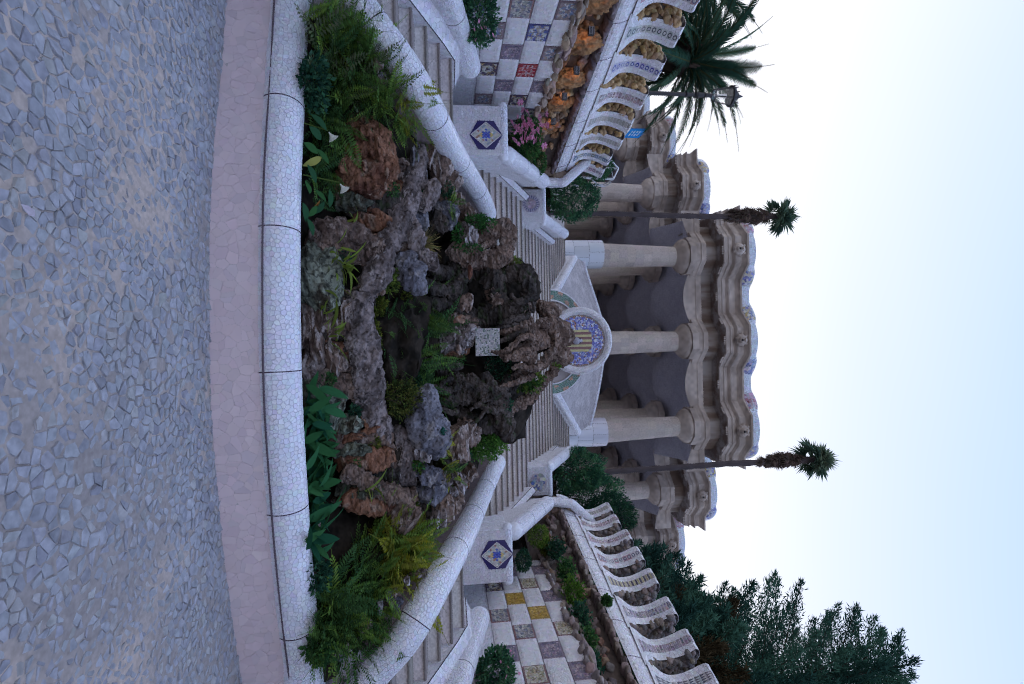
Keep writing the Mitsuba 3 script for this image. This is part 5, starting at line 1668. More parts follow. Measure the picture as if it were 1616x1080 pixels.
def blade(L, w, droop, col, seed, fold=0.25, n=7, belly=0.45, wave=0.0):
    """A simple leaf along x with a folded midrib."""
    rng = np.random.default_rng(seed)
    t = np.linspace(0, 1, n)
    x = L * (t - 0.15 * droop * t ** 2)
    z = -L * droop * 0.5 * t ** 2
    hw = w * 0.5 * (np.sin(PI * t ** (math.log(0.5) / math.log(belly))) ** 0.8 + 0.06 * (1 - t)) + 1e-4
    P = np.stack([np.stack([x, s * hw * (1 if k else 0), z + (abs(s) * hw * fold) + wave * np.sin(9 * t + s) * hw], 1) for s, k in ((-1, 1), (0, 0), (1, 1))], 1)
    v, f = grid(P)
    g = jit(rng, col, 0.12, 0.04)
    return mesh_of((v, f), 'leaf', True, np.tile(g, (len(v), 1)))


def rosette(key, variants, base, n, seed, el=(0.1, 1.2), size=(0.7, 1.1), az=(0, 2 * PI), part='frond', spread=0.05, roll=0.4):
    """Leaves of a plant that spring from its base: each its own part."""
    rng = np.random.default_rng(seed)
    for k in range(n):
        a, e = rng.uniform(*az), rng.uniform(*el)
        o = np.asarray(base) + rng.normal(0, spread, 3) * [1, 1, 0.5]
        add(part, variants[int(rng.integers(len(variants)))], None, key, to_world=mat4(basis(a, e, rng.normal(0, roll), rng.uniform(*size)), o))


def leaf_quads(P, N, size, rng, aspect=0.5):
    """Small folded leaves at points P pointing roughly along N."""
    n = len(P)
    d = N + rng.normal(0, 0.55, (n, 3))
    d /= np.linalg.norm(d, axis=1, keepdims=True)
    u = np.cross(d, rng.normal(0, 1, (n, 3)))
    u /= np.linalg.norm(u, axis=1, keepdims=True) + 1e-9
    w = np.cross(d, u)
    s = (size * rng.uniform(0.6, 1.3, n))[:, None]
    a, b = d * s, u * s * aspect * 0.5
    V = np.stack([P, P + a * 0.5 + b + w * s * 0.08, P + a, P + a * 0.5 - b + w * s * 0.08], 1).reshape(-1, 3)
    i = np.arange(n)[:, None] * 4
    return V, np.concatenate([i + [0, 1, 2], i + [0, 2, 3]], 0)


def foliage(key, c, r, n, size, cols, seed, aspect=0.5, shell=0.55, lumps=3.0, rough=0.35, part='foliage', flat=0.0, up=0.25):
    """A crown of many small leaves in a lumpy ellipsoid: colour varies by clump."""
    rng = np.random.default_rng(seed)
    d = rng.normal(0, 1, (n, 3))
    d /= np.linalg.norm(d, axis=1, keepdims=True)
    lump = 1 + rough * 2 * (fbm(d * lumps * 0.6 + seed, 3, seed) - 0.5)
    rad = lump * (shell + (1 - shell) * rng.random(n)) ** 0.6
    p = d * rad[:, None] * np.asarray(r)
    if flat:
        p[:, 2] = np.maximum(p[:, 2], -flat * r[2])
    hole = fbm(p / np.mean(r) * lumps + 3 + seed, 2, seed + 9) > 0.36
    p, d = p[hole], d[hole]
    V, F = leaf_quads(np.asarray(c) + p, d + [0, 0, up], size, rng, aspect)
    tone = fbm(p / np.mean(r) * lumps * 1.3 + 11, 2, seed + 2)
    cc = np.asarray(cols)
    k = np.clip(((tone - 0.3) / 0.4 * len(cc)).astype(int), 0, len(cc) - 1)
    col = cc[k] * rng.uniform(0.72, 1.28, (len(k), 1)) * (1 + rng.normal(0, 0.06, (len(k), 3)))
    return add(part, (V, F), 'leaf', key, color=np.repeat(np.clip(col, 0.003, 1), 4, 0), kind='stuff')


def bush(name, label, cat, c, r, n, size, cols, seed, group=None, **k):
    key = thing(name, label, cat, group)
    foliage(key, c, r, n, size, cols, seed, **k)
    rng = np.random.default_rng(seed + 1)
    m = MB()
    for q in range(6):
        d = np.array([rng.normal(0, 0.4), rng.normal(0, 0.4), 1]) * np.asarray(r) * 0.7
        b = np.asarray(c) - [0, 0, r[2] * 0.95]
        m.add(*tube(spline(np.array([b, b + d * 0.5 + rng.normal(0, 0.02, 3), b + d * 1.2]), 7), np.linspace(0.018, 0.006, 7) * np.mean(r) * 2, 6), c=(0.07, 0.055, 0.04))
    m.put('stem', 'bark', key)
    return key


GREEN = [(0.028, 0.08, 0.03), (0.05, 0.125, 0.042), (0.08, 0.17, 0.05)]
DEEP = [(0.015, 0.05, 0.032), (0.028, 0.08, 0.048), (0.045, 0.115, 0.06)]
OLIVE = [(0.05, 0.07, 0.015), (0.09, 0.115, 0.022), (0.14, 0.155, 0.03)]
FERN = {c: [frond(L, 22, w, dr, col, 1500 + i + j * 10, th) for i, (L, w, dr) in enumerate(((0.55, 0.075, 0.5), (0.48, 0.06, 0.8), (0.62, 0.07, 0.35), (0.42, 0.06, 0.25)))]
        for j, (c, col, th) in enumerate((('dark', (0.05, 0.11, 0.038), 0.42), ('mid', (0.095, 0.18, 0.045), 0.46), ('bright', (0.16, 0.26, 0.05), 0.48), ('yellow', (0.27, 0.28, 0.045), 0.62), ('grey', (0.10, 0.125, 0.065), 0.4)))}
SWORD = {c: [blade(L, w, dr, col, 1600 + i + 10 * j) for i, (L, w, dr) in enumerate(((0.24, 0.035, 0.5), (0.30, 0.04, 0.8), (0.2, 0.03, 0.3)))]
         for j, (c, col) in enumerate((('green', (0.07, 0.15, 0.03)), ('lime', (0.15, 0.20, 0.035))))}
BROAD = [blade(L, w, dr, col, 1650 + i, 0.18, 9, 0.38, 0.1) for i, (L, w, dr, col) in enumerate(((0.26, 0.085, 0.35, (0.025, 0.095, 0.036)), (0.30, 0.09, 0.6, (0.034, 0.12, 0.042)), (0.22, 0.075, 0.2, (0.05, 0.15, 0.05)), (0.24, 0.08, 0.45, (0.02, 0.075, 0.036))))]
OVATE = [blade(0.12, 0.058, 0.4, (0.04, 0.11, 0.045), 1660, 0.12, 9, 0.5), blade(0.14, 0.06, 0.6, (0.03, 0.09, 0.04), 1661, 0.12, 9, 0.5)]


def fern(label, x, y, Y, kinds, n, size, seed, el=(0.15, 1.25), az=(0, 2 * PI), spread=0.08, lab=None):
    key = thing('fern', label, 'fern', 'ferns of the grotto')
    v = [q for k in kinds for q in FERN[k]]
    o = on_soil(x, y) if Y is None else at(x, y, Y)
    rosette(key, v, o, n, seed, el, (size[0] * 1.35, size[1] * 1.35), az, 'frond', spread)
    return key


for x, y, k, n, sz, sd, el, az, lab in (
        (497, 42, ('mid', 'bright'), 46, (0.5, 0.8), 1701, (0.4, 1.35), (0, 6.28), 'dense fern with upright green fronds in the far left corner of the planter'),
        (520, 62, ('mid', 'bright', 'yellow'), 46, (0.5, 0.85), 1721, (0.3, 1.35), (0, 6.28), 'bright green fern just inside the left rim, beside the corner fern'),
        (512, 100, ('dark', 'grey', 'mid'), 50, (0.6, 0.95), 1702, (-0.1, 1.2), (0, 6.28), 'dark shaggy fern spilling over the left side of the planter'),
        (545, 100, ('dark', 'mid', 'bright'), 50, (0.6, 0.95), 1722, (0.0, 1.2), (0, 6.28), 'green fern leaning against the left rim above the shaggy dark fern'),
        (560, 140, ('grey', 'mid', 'dark'), 46, (0.6, 0.9), 1723, (-0.2, 1.2), (0, 6.28), 'greyish fern between the shaggy fern and the rust coloured rock'),
        (590, 130, ('bright', 'mid', 'grey'), 50, (0.5, 0.9), 1703, (0.1, 1.3), (0, 6.28), 'bright fern crowning the bank beside the left rim'),
        (625, 165, ('bright', 'mid', 'yellow'), 56, (0.5, 0.85), 1724, (0.0, 1.3), (0, 6.28), 'yellowish green fern at the top of the left bank beside the pale rock horn'),
        (600, 185, ('mid', 'dark', 'bright'), 40, (0.5, 0.75), 1704, (-0.9, 0.5), (0.2, 6.08), 'fern with hanging fronds above the rust coloured rock'),
        (515, 160, ('dark', 'mid'), 34, (0.6, 0.9), 1705, (-0.9, 0.6), (0, 6.28), 'dark fern with long hanging fronds near the white lily on the left'),
        (530, 128, ('mid', 'bright', 'grey'), 50, (0.6, 0.9), 1731, (0.0, 1.2), (0, 6.28), 'mixed green fern in the middle of the left fern bank'),
        (560, 60, ('bright', 'mid'), 40, (0.5, 0.8), 1732, (0.2, 1.3), (0, 6.28), 'small bright fern right against the lower bend of the left rim'),
        (500, 195, ('dark', 'mid'), 34, (0.55, 0.85), 1733, (0.0, 1.1), (0, 6.28), 'dark fern behind the white lily flower on the left'),
        (650, 190, ('mid', 'bright'), 36, (0.45, 0.7), 1734, (-0.2, 1.2), (0, 6.28), 'fern draped over the tip of the left bank next to the pale horn'),
        (505, 235, ('dark', 'mid'), 34, (0.55, 0.85), 1751, (-0.2, 1.1), (0, 6.28), 'dark fern between the lily leaves and the rust coloured rock'),
        (528, 200, ('mid', 'dark'), 36, (0.55, 0.85), 1752, (-0.4, 1.0), (0, 6.28), 'fern with trailing fronds just above the white lily flower'),
        (492, 285, ('dark', 'dark', 'mid'), 26, (0.45, 0.7), 1753, (0.0, 1.1), (0, 6.28), 'small dark fern behind the broad lily leaves'),
        (580, 965, ('mid', 'bright'), 44, (0.5, 0.8), 1754, (0.0, 1.2), (0, 6.28), 'green fern on the right bank close under the rim'),
        (560, 1010, ('mid', 'dark'), 44, (0.5, 0.8), 1755, (0.0, 1.2), (0, 6.28), 'green fern on the right bank, closest to the front corner'),
        (555, 925, ('dark', 'mid'), 40, (0.5, 0.8), 1756, (0.0, 1.2), (0, 6.28), 'shaded fern below the yellow green ferns'),
        (590, 840, ('yellow', 'bright'), 44, (0.55, 0.85), 1735, (0.1, 1.2), (0, 6.28), 'yellow green fern lowest down beside the rust coloured roots'),
        (600, 920, ('yellow', 'bright'), 44, (0.5, 0.8), 1736, (0.1, 1.3), (0, 6.28), 'yellow green fern nearest the right front corner'),
        (490, 1000, ('mid', 'dark'), 44, (0.5, 0.8), 1737, (0.1, 1.2), (0, 6.28), 'dark fern in the extreme right corner against the front rim'),
        (612, 878, ('yellow', 'yellow', 'bright'), 70, (0.6, 0.95), 1706, (0.0, 1.35), (0, 6.28), 'yellow green fern with broad fronds leaning on the right rim'),
        (645, 868, ('yellow', 'bright'), 50, (0.5, 0.85), 1707, (0.2, 1.3), (0, 6.28), 'second yellow green fern below the stone stump on the right'),
        (640, 905, ('yellow', 'bright', 'yellow'), 46, (0.5, 0.8), 1725, (0.1, 1.3), (0, 6.28), 'third yellow green fern, highest up against the right rim'),
        (508, 940, ('dark', 'mid'), 50, (0.55, 0.9), 1708, (0.2, 1.2), (0, 6.28), 'dark green fern in the right front bed next to the pointed leaves'),
        (520, 985, ('mid', 'bright', 'dark'), 50, (0.6, 0.9), 1726, (0.1, 1.2), (0, 6.28), 'green fern with long arching fronds in the right front corner'),
        (545, 975, ('dark', 'mid'), 40, (0.6, 0.9), 1727, (0.0, 1.2), (0, 6.28), 'dark fern behind the corner fern under the right rim')):
    fern(lab, x, y, None, k, n, sz, sd, el, az, 0.10)
fern('shaded fern inside the hollow behind the long rock ledge', 620, 560, 5.75, ('dark', 'dark', 'mid'), 46, (0.6, 0.95), 1709, (0.1, 1.2), spread=0.2)
fern('small fern among the grey rocks of the right bank', 700, 745, 5.6, ('yellow', 'mid'), 16, (0.35, 0.55), 1710, (0.2, 1.2), spread=0.04)
fern('small fern beside the pointed grey slab', 690, 705, 5.4, ('yellow', 'bright'), 16, (0.3, 0.5), 1711, (0.2, 1.2), spread=0.05)
fern('small fern on the pale rocks of the left bank', 712, 325, 6.0, ('mid', 'bright'), 14, (0.35, 0.55), 1712, (-0.2, 0.9), spread=0.05)
fern('big dark fern in the deep shade below the speckled mosaic block', 655, 505, 5.9, ('dark', 'mid'), 46, (0.7, 1.0), 1741, (0.0, 1.3), spread=0.18)
fern('dark fern in the deep shade left of the low olive shrub', 660, 590, 5.9, ('dark', 'dark', 'mid'), 40, (0.6, 0.9), 1742, (0.0, 1.3), spread=0.15)
fern('dark fern just behind the middle of the long rock ledge', 615, 520, 5.5, ('mid', 'dark'), 34, (0.45, 0.7), 1743, (0.2, 1.3), spread=0.15)
for i, (x, y, Y, n, c, lab) in enumerate(((535, 415, 4.62, 26, 'lime', 'tuft of tongue-shaped leaves on the left mosaic mound'), (512, 480, 4.6, 12, 'lime', 'small tuft of tongue-shaped leaves left of the rounded stones'),
                                          (520, 522, 4.6, 10, 'lime', 'small tuft of tongue-shaped leaves growing on a rounded stone'), (575, 770, 4.85, 10, 'lime', 'tuft of narrow leaves between the brown stone roots on the right'),
                                          (548, 352, 4.75, 3, 'lime', 'single pair of pointed leaves at the foot of the left rocks'), (640, 560, 5.9, 22, 'green', 'narrow dark leaves growing in the shade of the hollow'))):
    key = thing('tongue_leaf_plant', lab, 'plant', 'tongue-leaved plants')
    rosette(key, SWORD[c], at(x, y, Y), n, 1750 + i, (0.2, 1.2), (0.55, 1.0), (0, 2 * PI), 'leaf', 0.07)
rng = np.random.default_rng(1800)
for i in range(7):
    y = 648 + i * 34
    key = thing('broadleaf_plant', ('leafy dark green plant with pointed leaves, nearest the middle of the right front bed', 'leafy dark green plant with pointed leaves, second from the middle of the right front bed', 'leafy dark green plant with pointed leaves, third from the middle of the right front bed',
                                    'leafy dark green plant with pointed leaves, fourth along the right front bed', 'leafy dark green plant with pointed leaves, fifth along the right front bed', 'leafy dark green plant with pointed leaves, sixth along the right front bed',
                                    'leafy dark green plant with pointed leaves, last before the right corner ferns')[i], 'plant', 'pointed-leaf plants')
    rosette(key, BROAD, at(484, y, 4.24 + rng.uniform(0, 0.2)), 20, 1810 + i, (0.25, 1.3), (0.7, 1.1), (-0.3, PI + 0.3), 'leaf', 0.08, 0.3)
key = thing('lily_plant', 'dark lily plant with broad oval leaves and white flowers by the left front rim', 'plant')
for x, y, Y, a, e, s, v in ((497, 300, 4.25, 0.2, 0.9, 1.0, 0), (520, 300, 4.3, 0.1, 0.2, 1.0, 1), (512, 318, 4.3, 0.0, -0.5, 1.0, 1), (500, 325, 4.25, -0.3, -0.4, 0.9, 0), (485, 260, 4.2, 0.3, 0.6, 1.1, 1), (480, 225, 4.2, 0.8, 0.9, 1.1, 0), (485, 345, 4.2, 0.2, 0.5, 1, 1),
                            (488, 200, 4.2, 1.0, 0.7, 1.1, 1), (482, 285, 4.15, -0.5, 0.5, 1.1, 0), (490, 180, 4.25, 0.4, 1.0, 1.2, 1), (478, 320, 4.15, 0.3, 0.3, 1.1, 1), (500, 235, 4.3, 0.2, 0.8, 1.2, 0)):
    add('leaf', OVATE[v], None, key, to_world=mat4(basis(a, e, 0.5, s), at(x, y, Y)))
add('leaf', blade(0.17, 0.055, 0.5, (0.30, 0.30, 0.09), 1830, 0.2), None, key, label='yellowing leaf', to_world=mat4(basis(-0.4, -0.9, 0.6, 1.0), at(508, 248, 4.3)))
add('leaf', blade(0.13, 0.04, 0.4, (0.42, 0.20, 0.05), 1831, 0.2), None, key, label='orange withered leaf', to_world=mat4(basis(0.3, -0.6, 0.3, 1.0), at(505, 316, 4.27)))
for x, y, Y in ((517, 206, 4.35), (535, 288, 4.4)):
    th = np.linspace(0, 2 * PI, 13)
    P = np.array([[(0.012 * k + 0.004, (0.004 + 0.020 * k ** 2) * math.cos(q), (0.004 + 0.020 * k ** 2) * math.sin(q)) for q in th] for k in np.linspace(0, 1.3, 6)]) * [3.2, 1, 1]
    v, f = grid(P)
    fl = add('white_flower', (v, f), 'leaf', key, True, np.tile((0.62, 0.60, 0.5), (len(v), 1)), to_world=mat4(basis(0.7, 0.5, 0, 1.2), at(x, y, Y)))
    MB().add(*tube(spline(np.array([at(478, y - 12, Y - 0.05), at((478 + x) / 2, y - 6, Y), at(x, y, Y)]), 8), 0.005, 6), c=(0.10, 0.15, 0.04)).put('flower_stalk', 'leaf', fl)
key = thing('grass_tuft', 'dry straw coloured tuft of grass on the left of the grotto', 'grass')
rng = np.random.default_rng(1850)
m = MB()
for k in range(420):
    A = basis(rng.uniform(0, 2 * PI), rng.uniform(0.2, 1.35))
    L = rng.uniform(0.10, 0.26)
    p = at(660, 385, 5.6) + rng.normal(0, 0.02, 3)
    t = np.linspace(0, 1, 4)
    c = np.stack([L * t, 0.2 * L * t ** 2 * rng.normal(), -0.3 * L * t ** 2], 1) @ A + p
    w = np.linspace(0.0035, 0.002, 4)[:, None] * A[1]
    m.add(*grid(np.stack([c - w, c + w], 1)), c=jit(rng, (0.30, 0.22, 0.10) if rng.random() < 0.6 else (0.14, 0.14, 0.05), 0.2, 0.06))
m.put('blades', 'leaf', key, kind='stuff')
for lab, x, y, Y, a, b, n, sz, cols, sd in (
        *[('patch of moss ' + (['below the pale rock under the mosaic block', 'in the middle of the dark hollow', 'beside the low olive shrub', 'at the foot of the dark right roots', 'under the left end of the bowl', 'beside the left mosaic mound', 'along the inner edge of the bowl on the left', 'at the foot of the right mosaic mound', 'where the long ledge ends on the right', 'beside the right horn of the ledge', 'among the grey rocks of the right bank', 'under the round bright shrub', 'beside the leftmost tower root', 'between the dark right roots', 'under the right arm of the grotto', 'between the ledge and the rust roots', 'on the brown roots at lower right', 'among the brown rocks of the left bank'])[i], float(x), float(y), Y, 9, 12, 260, 0.028, (OLIVE, GREEN, DEEP)[i % 3], 1940 + i) for i, (x, y, Y) in enumerate(((640, 470, 5.5), (668, 520, 6.0), (655, 600, 5.6), (700, 625, 6.1), (620, 300, 5.15), (545, 400, 4.8), (600, 410, 5.05), (520, 600, 4.7), (560, 650, 4.9), (650, 800, 5.3), (690, 800, 5.5), (735, 720, 6.2), (690, 500, 6.3), (725, 565, 6.3), (800, 640, 6.2), (590, 700, 5.0), (560, 735, 4.85), (705, 300, 6.0)))],
        ('mossy growth along the back of the long rock ledge', 597, 480, 5.1, 12, 18, 700, 0.03, OLIVE, 1901), ('mossy strip on the long rock ledge, at its middle', 592, 535, 5.05, 9, 26, 800, 0.028, OLIVE, 1902), ('mossy growth at the right end of the long rock ledge', 592, 600, 5.1, 12, 22, 700, 0.028, OLIVE, 1903),
        ('yellowish small-leaved plant by the bowl, left of the long ledge', 608, 440, 5.15, 22, 26, 700, 0.035, [(0.06, 0.09, 0.025), (0.10, 0.15, 0.03), (0.15, 0.2, 0.04)], 1904),
        ('low olive green shrub left of the pointed grey slab', 635, 628, 5.2, 28, 34, 2200, 0.026, [(0.04, 0.06, 0.02), (0.075, 0.095, 0.025), (0.12, 0.13, 0.035)], 1905),
        ('round bright green shrub on top of the right end of the rim', 765, 695, 6.7, 38, 32, 3600, 0.036, [(0.05, 0.13, 0.03), (0.08, 0.19, 0.04), (0.12, 0.25, 0.05)], 1906),
        ('leafy creeper hanging from the right arm of the grotto', 828, 598, 6.7, 26, 22, 1500, 0.036, [(0.03, 0.08, 0.02), (0.06, 0.13, 0.03), (0.14, 0.2, 0.04)], 1907),
        ('creeper in the shade of the dark roots', 785, 580, 6.5, 22, 26, 700, 0.03, DEEP, 1908),
        ('small grassy plant on the shoulder beside the upper steps', 808, 414, 6.6, 12, 10, 400, 0.035, [(0.10, 0.15, 0.03), (0.16, 0.2, 0.05)], 1909),
        ('creeper above the pale rock of the left shoulder', 755, 352, 6.5, 24, 14, 1100, 0.03, [(0.03, 0.10, 0.03), (0.05, 0.15, 0.04)], 1910), ('creeper below the pale rock of the left shoulder', 742, 395, 6.42, 24, 9, 800, 0.03, [(0.03, 0.10, 0.03), (0.05, 0.15, 0.04)], 1911),
        ('creeper at the foot of the pale rock of the left shoulder', 722, 372, 6.4, 9, 20, 600, 0.03, [(0.03, 0.10, 0.03), (0.05, 0.15, 0.04)], 1912),
        ('tiny bluish plant in a cleft of the left rocks', 665, 308, 5.55, 8, 8, 160, 0.03, [(0.03, 0.10, 0.06)], 1913), ('bluish herb at the foot of the pointed slab', 692, 682, 5.3, 9, 8, 200, 0.03, [(0.03, 0.12, 0.09)], 1914),
        ('small green herb between the grey rocks on the right', 658, 735, 5.3, 8, 14, 220, 0.04, [(0.05, 0.15, 0.05), (0.09, 0.16, 0.03)], 1915), ('tiny yellow green plant under the crown of the grotto', 812, 506, 6.8, 7, 7, 160, 0.035, [(0.22, 0.28, 0.04)], 1916),
        ('low green herb in the right front corner below the ferns', 505, 1020, 4.3, 22, 26, 900, 0.045, GREEN, 1917), ('dark ground cover between the right fern and the pointed leaves', 500, 905, 4.3, 20, 26, 800, 0.04, DEEP, 1918),
        ('dark creeping plant under the left corner ferns', 495, 130, 4.3, 20, 40, 1200, 0.045, DEEP, 1919), ('tiny plant on the peak of the grotto beside the emblem', 878, 580, 6.9, 7, 6, 120, 0.03, [(0.12, 0.2, 0.04)], 1920)):
    s_ = Y / FOC
    if lab.startswith('patch'):
        tag(bush('moss_patch', lab, 'moss', at(x, y, Y), (b * s_, (a + b) / 2 * s_, a * s_), n, sz, cols, sd, shell=0.25, aspect=0.6, rough=0.65), group='moss patches of the grotto')
        continue
    bush('creeping_plant' if 'creep' in lab or 'moss' in lab else 'small_shrub', lab, 'plant', at(x, y, Y), (b * s_, (a + b) / 2 * s_, a * s_), n, sz, cols, sd, shell=0.25, aspect=0.6, rough=0.65)
# ---------------------------------------------------------------- planting beside the stairs
def at_bush(name, label, cat, x, y, Y, a, b, n, sz, cols, sd, dep=None, **k):
    s_ = Y / FOC
    return bush(name, label, cat, at(x, y, Y), (b * s_, (dep or (a + b) / 2) * s_, a * s_), n, sz, cols, sd, **k)


MIDG = [(0.026, 0.085, 0.05), (0.05, 0.145, 0.075), (0.09, 0.21, 0.10)]
k1 = at_bush('hedge_shrub', 'dark green shrub with few pink buds at the foot of the left chequered wall', 'shrub', 756, 20, 7.5, 30, 55, 4200, 0.05, MIDG, 2001, 18, shell=0.4)
k2 = at_bush('hedge_shrub', 'dark green shrub with few pink buds at the foot of the right chequered wall', 'shrub', 782, 1062, 7.5, 30, 42, 4200, 0.05, MIDG, 2002, 18, shell=0.4)
FLW = []
for sd in range(3):
    rng = np.random.default_rng(2010 + sd)
    m = MB()
    for q in range(6):
        a = q * PI / 3 + rng.normal(0, 0.1)
        v = np.array([[0, 0, 0], [0.6, -0.28, 0.25], [1.0, 0, 0.2], [0.6, 0.28, 0.25]]) * 0.05
        R = np.array([[math.cos(a), math.sin(a), 0], [-math.sin(a), math.cos(a), 0], [0, 0, 1]])
        m.add(v @ R, [[0, 1, 2, 3]], jit(rng, (0.62, 0.22, 0.36) if q % 2 else (0.70, 0.34, 0.46), 0.08, 0.03))
    FLW.append(mesh_of(m.mesh(), 'leaf', False, m.col()))


def flowers(key, x, y, Y, n, sx, sy, seed, size=1.0):
    rng = np.random.default_rng(seed)
    for k in range(n):
        p = at(x + rng.normal(0, sx), y + rng.normal(0, sy), Y - rng.uniform(0.0, 0.12))
        add('pink_flower', FLW[int(rng.integers(3))], None, key, to_world=mat4(basis(rng.uniform(0, 6.3), rng.uniform(-0.6, 0.6), rng.normal(0, 0.6), size * rng.uniform(0.7, 1.2)), p))


flowers(k1, 765, 52, 7.35, 7, 12, 12, 2021, 0.6)
flowers(k2, 800, 1062, 7.35, 6, 9, 12, 2022, 0.6)
k3 = at_bush('flowering_shrub', 'shrub covered in pink flowers behind the left hexagon pillar', 'shrub', 832, 218, 11.0, 24, 34, 3800, 0.06, GREEN, 2003, 26, shell=0.3)
flowers(k3, 838, 205, 10.5, 34, 12, 13, 2023, 1.5)
flowers(k3, 822, 195, 10.5, 26, 10, 14, 2024, 1.4)
at_bush('planter_shrub', 'yellow green rounded shrub in the right planter behind the hexagon pillar', 'shrub', 850, 846, 11.3, 17, 17, 1600, 0.045, [(0.06, 0.12, 0.02), (0.11, 0.18, 0.03), (0.17, 0.24, 0.05)], 2004)
at_bush('planter_shrub', 'dark trailing plant over the right pillar coping', 'shrub', 826, 885, 10.6, 11, 18, 1300, 0.045, DEEP, 2005)
at_bush('planter_shrub', 'low green shrub against the left end wall', 'shrub', 852, 258, 11.8, 10, 18, 1200, 0.05, GREEN, 2006)
rng = np.random.default_rng(2030)
for i, (x, y, Y, a, b, c, lab) in enumerate(((878, 868, 11.3, 12, 12, DEEP, 'dark small plant on the right ledge, farthest along'), (893, 900, 10.6, 12, 16, GREEN, 'ivy-like plant on the right ledge, second from its far end'), (905, 935, 9.8, 17, 18, [(0.05, 0.12, 0.02), (0.1, 0.19, 0.03)], 'bright leafy plant at the middle of the right ledge'),
                                             (915, 975, 9.2, 15, 18, DEEP, 'dark leafy plant on the right ledge past the bright one'), (925, 1010, 8.7, 16, 16, GREEN, 'green plant on the right ledge, second from its near end'), (935, 1050, 8.3, 14, 18, DEEP, 'dark plant on the right ledge nearest the viewer'),
                                             (957, 948, 9.6, 6, 6, GREEN, 'tiny plant growing from the white base of the right battlement'), (862, 862, 11.6, 9, 10, OLIVE, 'small olive plant near the far end of the right ledge'))):
    at_bush('ledge_plant', lab, 'plant', x, y, Y, a * 1.1, b * 1.25, 1100, 0.05, c, 2031 + i, shell=0.2, aspect=0.7, rough=0.75)
at_bush('round_shrub', 'large round green bush left of the upper steps below the hall', 'shrub', 901, 310, 18.0, 40, 38, 9000, 0.085, MIDG, 2051, 34, rough=0.4)
at_bush('round_shrub', 'large shaggy green bush right of the upper steps below the hall', 'shrub', 912, 745, 18.0, 44, 34, 9000, 0.085, MIDG, 2052, 34, rough=0.5)
at_bush('round_shrub', 'tall dark bush between the right end wall and the hall', 'shrub', 930, 778, 18.5, 52, 36, 8000, 0.085, MIDG, 2053, 34, rough=0.5)
at_bush('round_shrub', 'wispy green shrub in front of the white frame on the left', 'shrub', 946, 262, 17.0, 22, 22, 2500, 0.09, MIDG, 2054, 20, rough=0.4, aspect=0.25)
at_bush('round_shrub', 'dark conifer-like bush behind the right merlons, nearest the hall', 'shrub', 960, 812, 17.5, 45, 30, 7000, 0.10, DEEP, 2055, 34, rough=0.35, aspect=0.3)

mat('grey_metal', (0.28, 0.27, 0.28), 0.5, 0.4)
# niche rocks on the left ledge with small floodlights
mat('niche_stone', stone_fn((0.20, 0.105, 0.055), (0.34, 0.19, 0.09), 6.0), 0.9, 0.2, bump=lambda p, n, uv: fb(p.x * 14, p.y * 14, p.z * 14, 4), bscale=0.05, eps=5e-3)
rng = np.random.default_rng(2060)
for i, (x, y, Y) in enumerate(((929, 16, 8.15), (913, 86, 9.1), (893, 141, 10.1), (876, 181, 10.9), (860, 215, 11.8))):
    s_ = Y / FOC
    c = at(x, y, Y)
    c[0] = -(merl(c[1]) + XW) / 2 - 0.03
    ico = trimesh.creation.icosphere(4, 1.0)
    v = np.array(ico.vertices)
    g = (ridged(v * 1.7 + i, 40 + i) - 0.6) * 0.8 + (fbm(v * 4 + i, 3, 50 + i) - 0.5) * 0.8
    r = np.array([0.15, 0.20, 0.34]) * (1 - 0.05 * i)
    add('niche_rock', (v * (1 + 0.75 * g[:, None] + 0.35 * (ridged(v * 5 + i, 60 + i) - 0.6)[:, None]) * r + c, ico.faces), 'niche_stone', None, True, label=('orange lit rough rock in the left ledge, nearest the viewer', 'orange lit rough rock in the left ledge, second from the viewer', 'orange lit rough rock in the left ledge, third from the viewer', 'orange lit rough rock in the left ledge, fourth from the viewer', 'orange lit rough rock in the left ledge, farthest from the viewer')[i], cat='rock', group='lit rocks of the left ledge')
    lk = thing('flood_lamp', ('small louvred flood lamp before the nearest orange rock', 'small louvred flood lamp before the second orange rock', 'small louvred flood lamp before the third orange rock', 'small louvred flood lamp before the fourth orange rock', 'small louvred flood lamp before the farthest orange rock')[i], 'lamp', 'flood lamps of the left ledge')
    p = c + [0.08, -0.42, 0.10]
    MB().box(p[0] - 0.06, p[0] + 0.06, p[1] - 0.07, p[1], p[2] - 0.05, p[2] + 0.05).put('housing', 'dark_metal', lk)
    m = MB()
    m.add([[p[0] - 0.052, p[1] + 0.004, p[2] - 0.042], [p[0] + 0.052, p[1] + 0.004, p[2] - 0.042], [p[0] + 0.052, p[1] + 0.004, p[2] + 0.042], [p[0] - 0.052, p[1] + 0.004, p[2] + 0.042]], [[0, 3, 2], [0, 2, 1]])
    q = add('lamp_glass', m.mesh(), 'pale_metal', lk)
    scene[q]['emitter'] = {'type': 'area', 'radiance': rgb((0.5, 0.24, 0.09))}
    m = MB()
    for k in range(4):
        m.box(p[0] - 0.065, p[0] + 0.065, p[1] - 0.085, p[1] - 0.0705, p[2] - 0.045 + 0.026 * k, p[2] - 0.034 + 0.026 * k)
    m.put('louvre', 'grey_metal', lk)

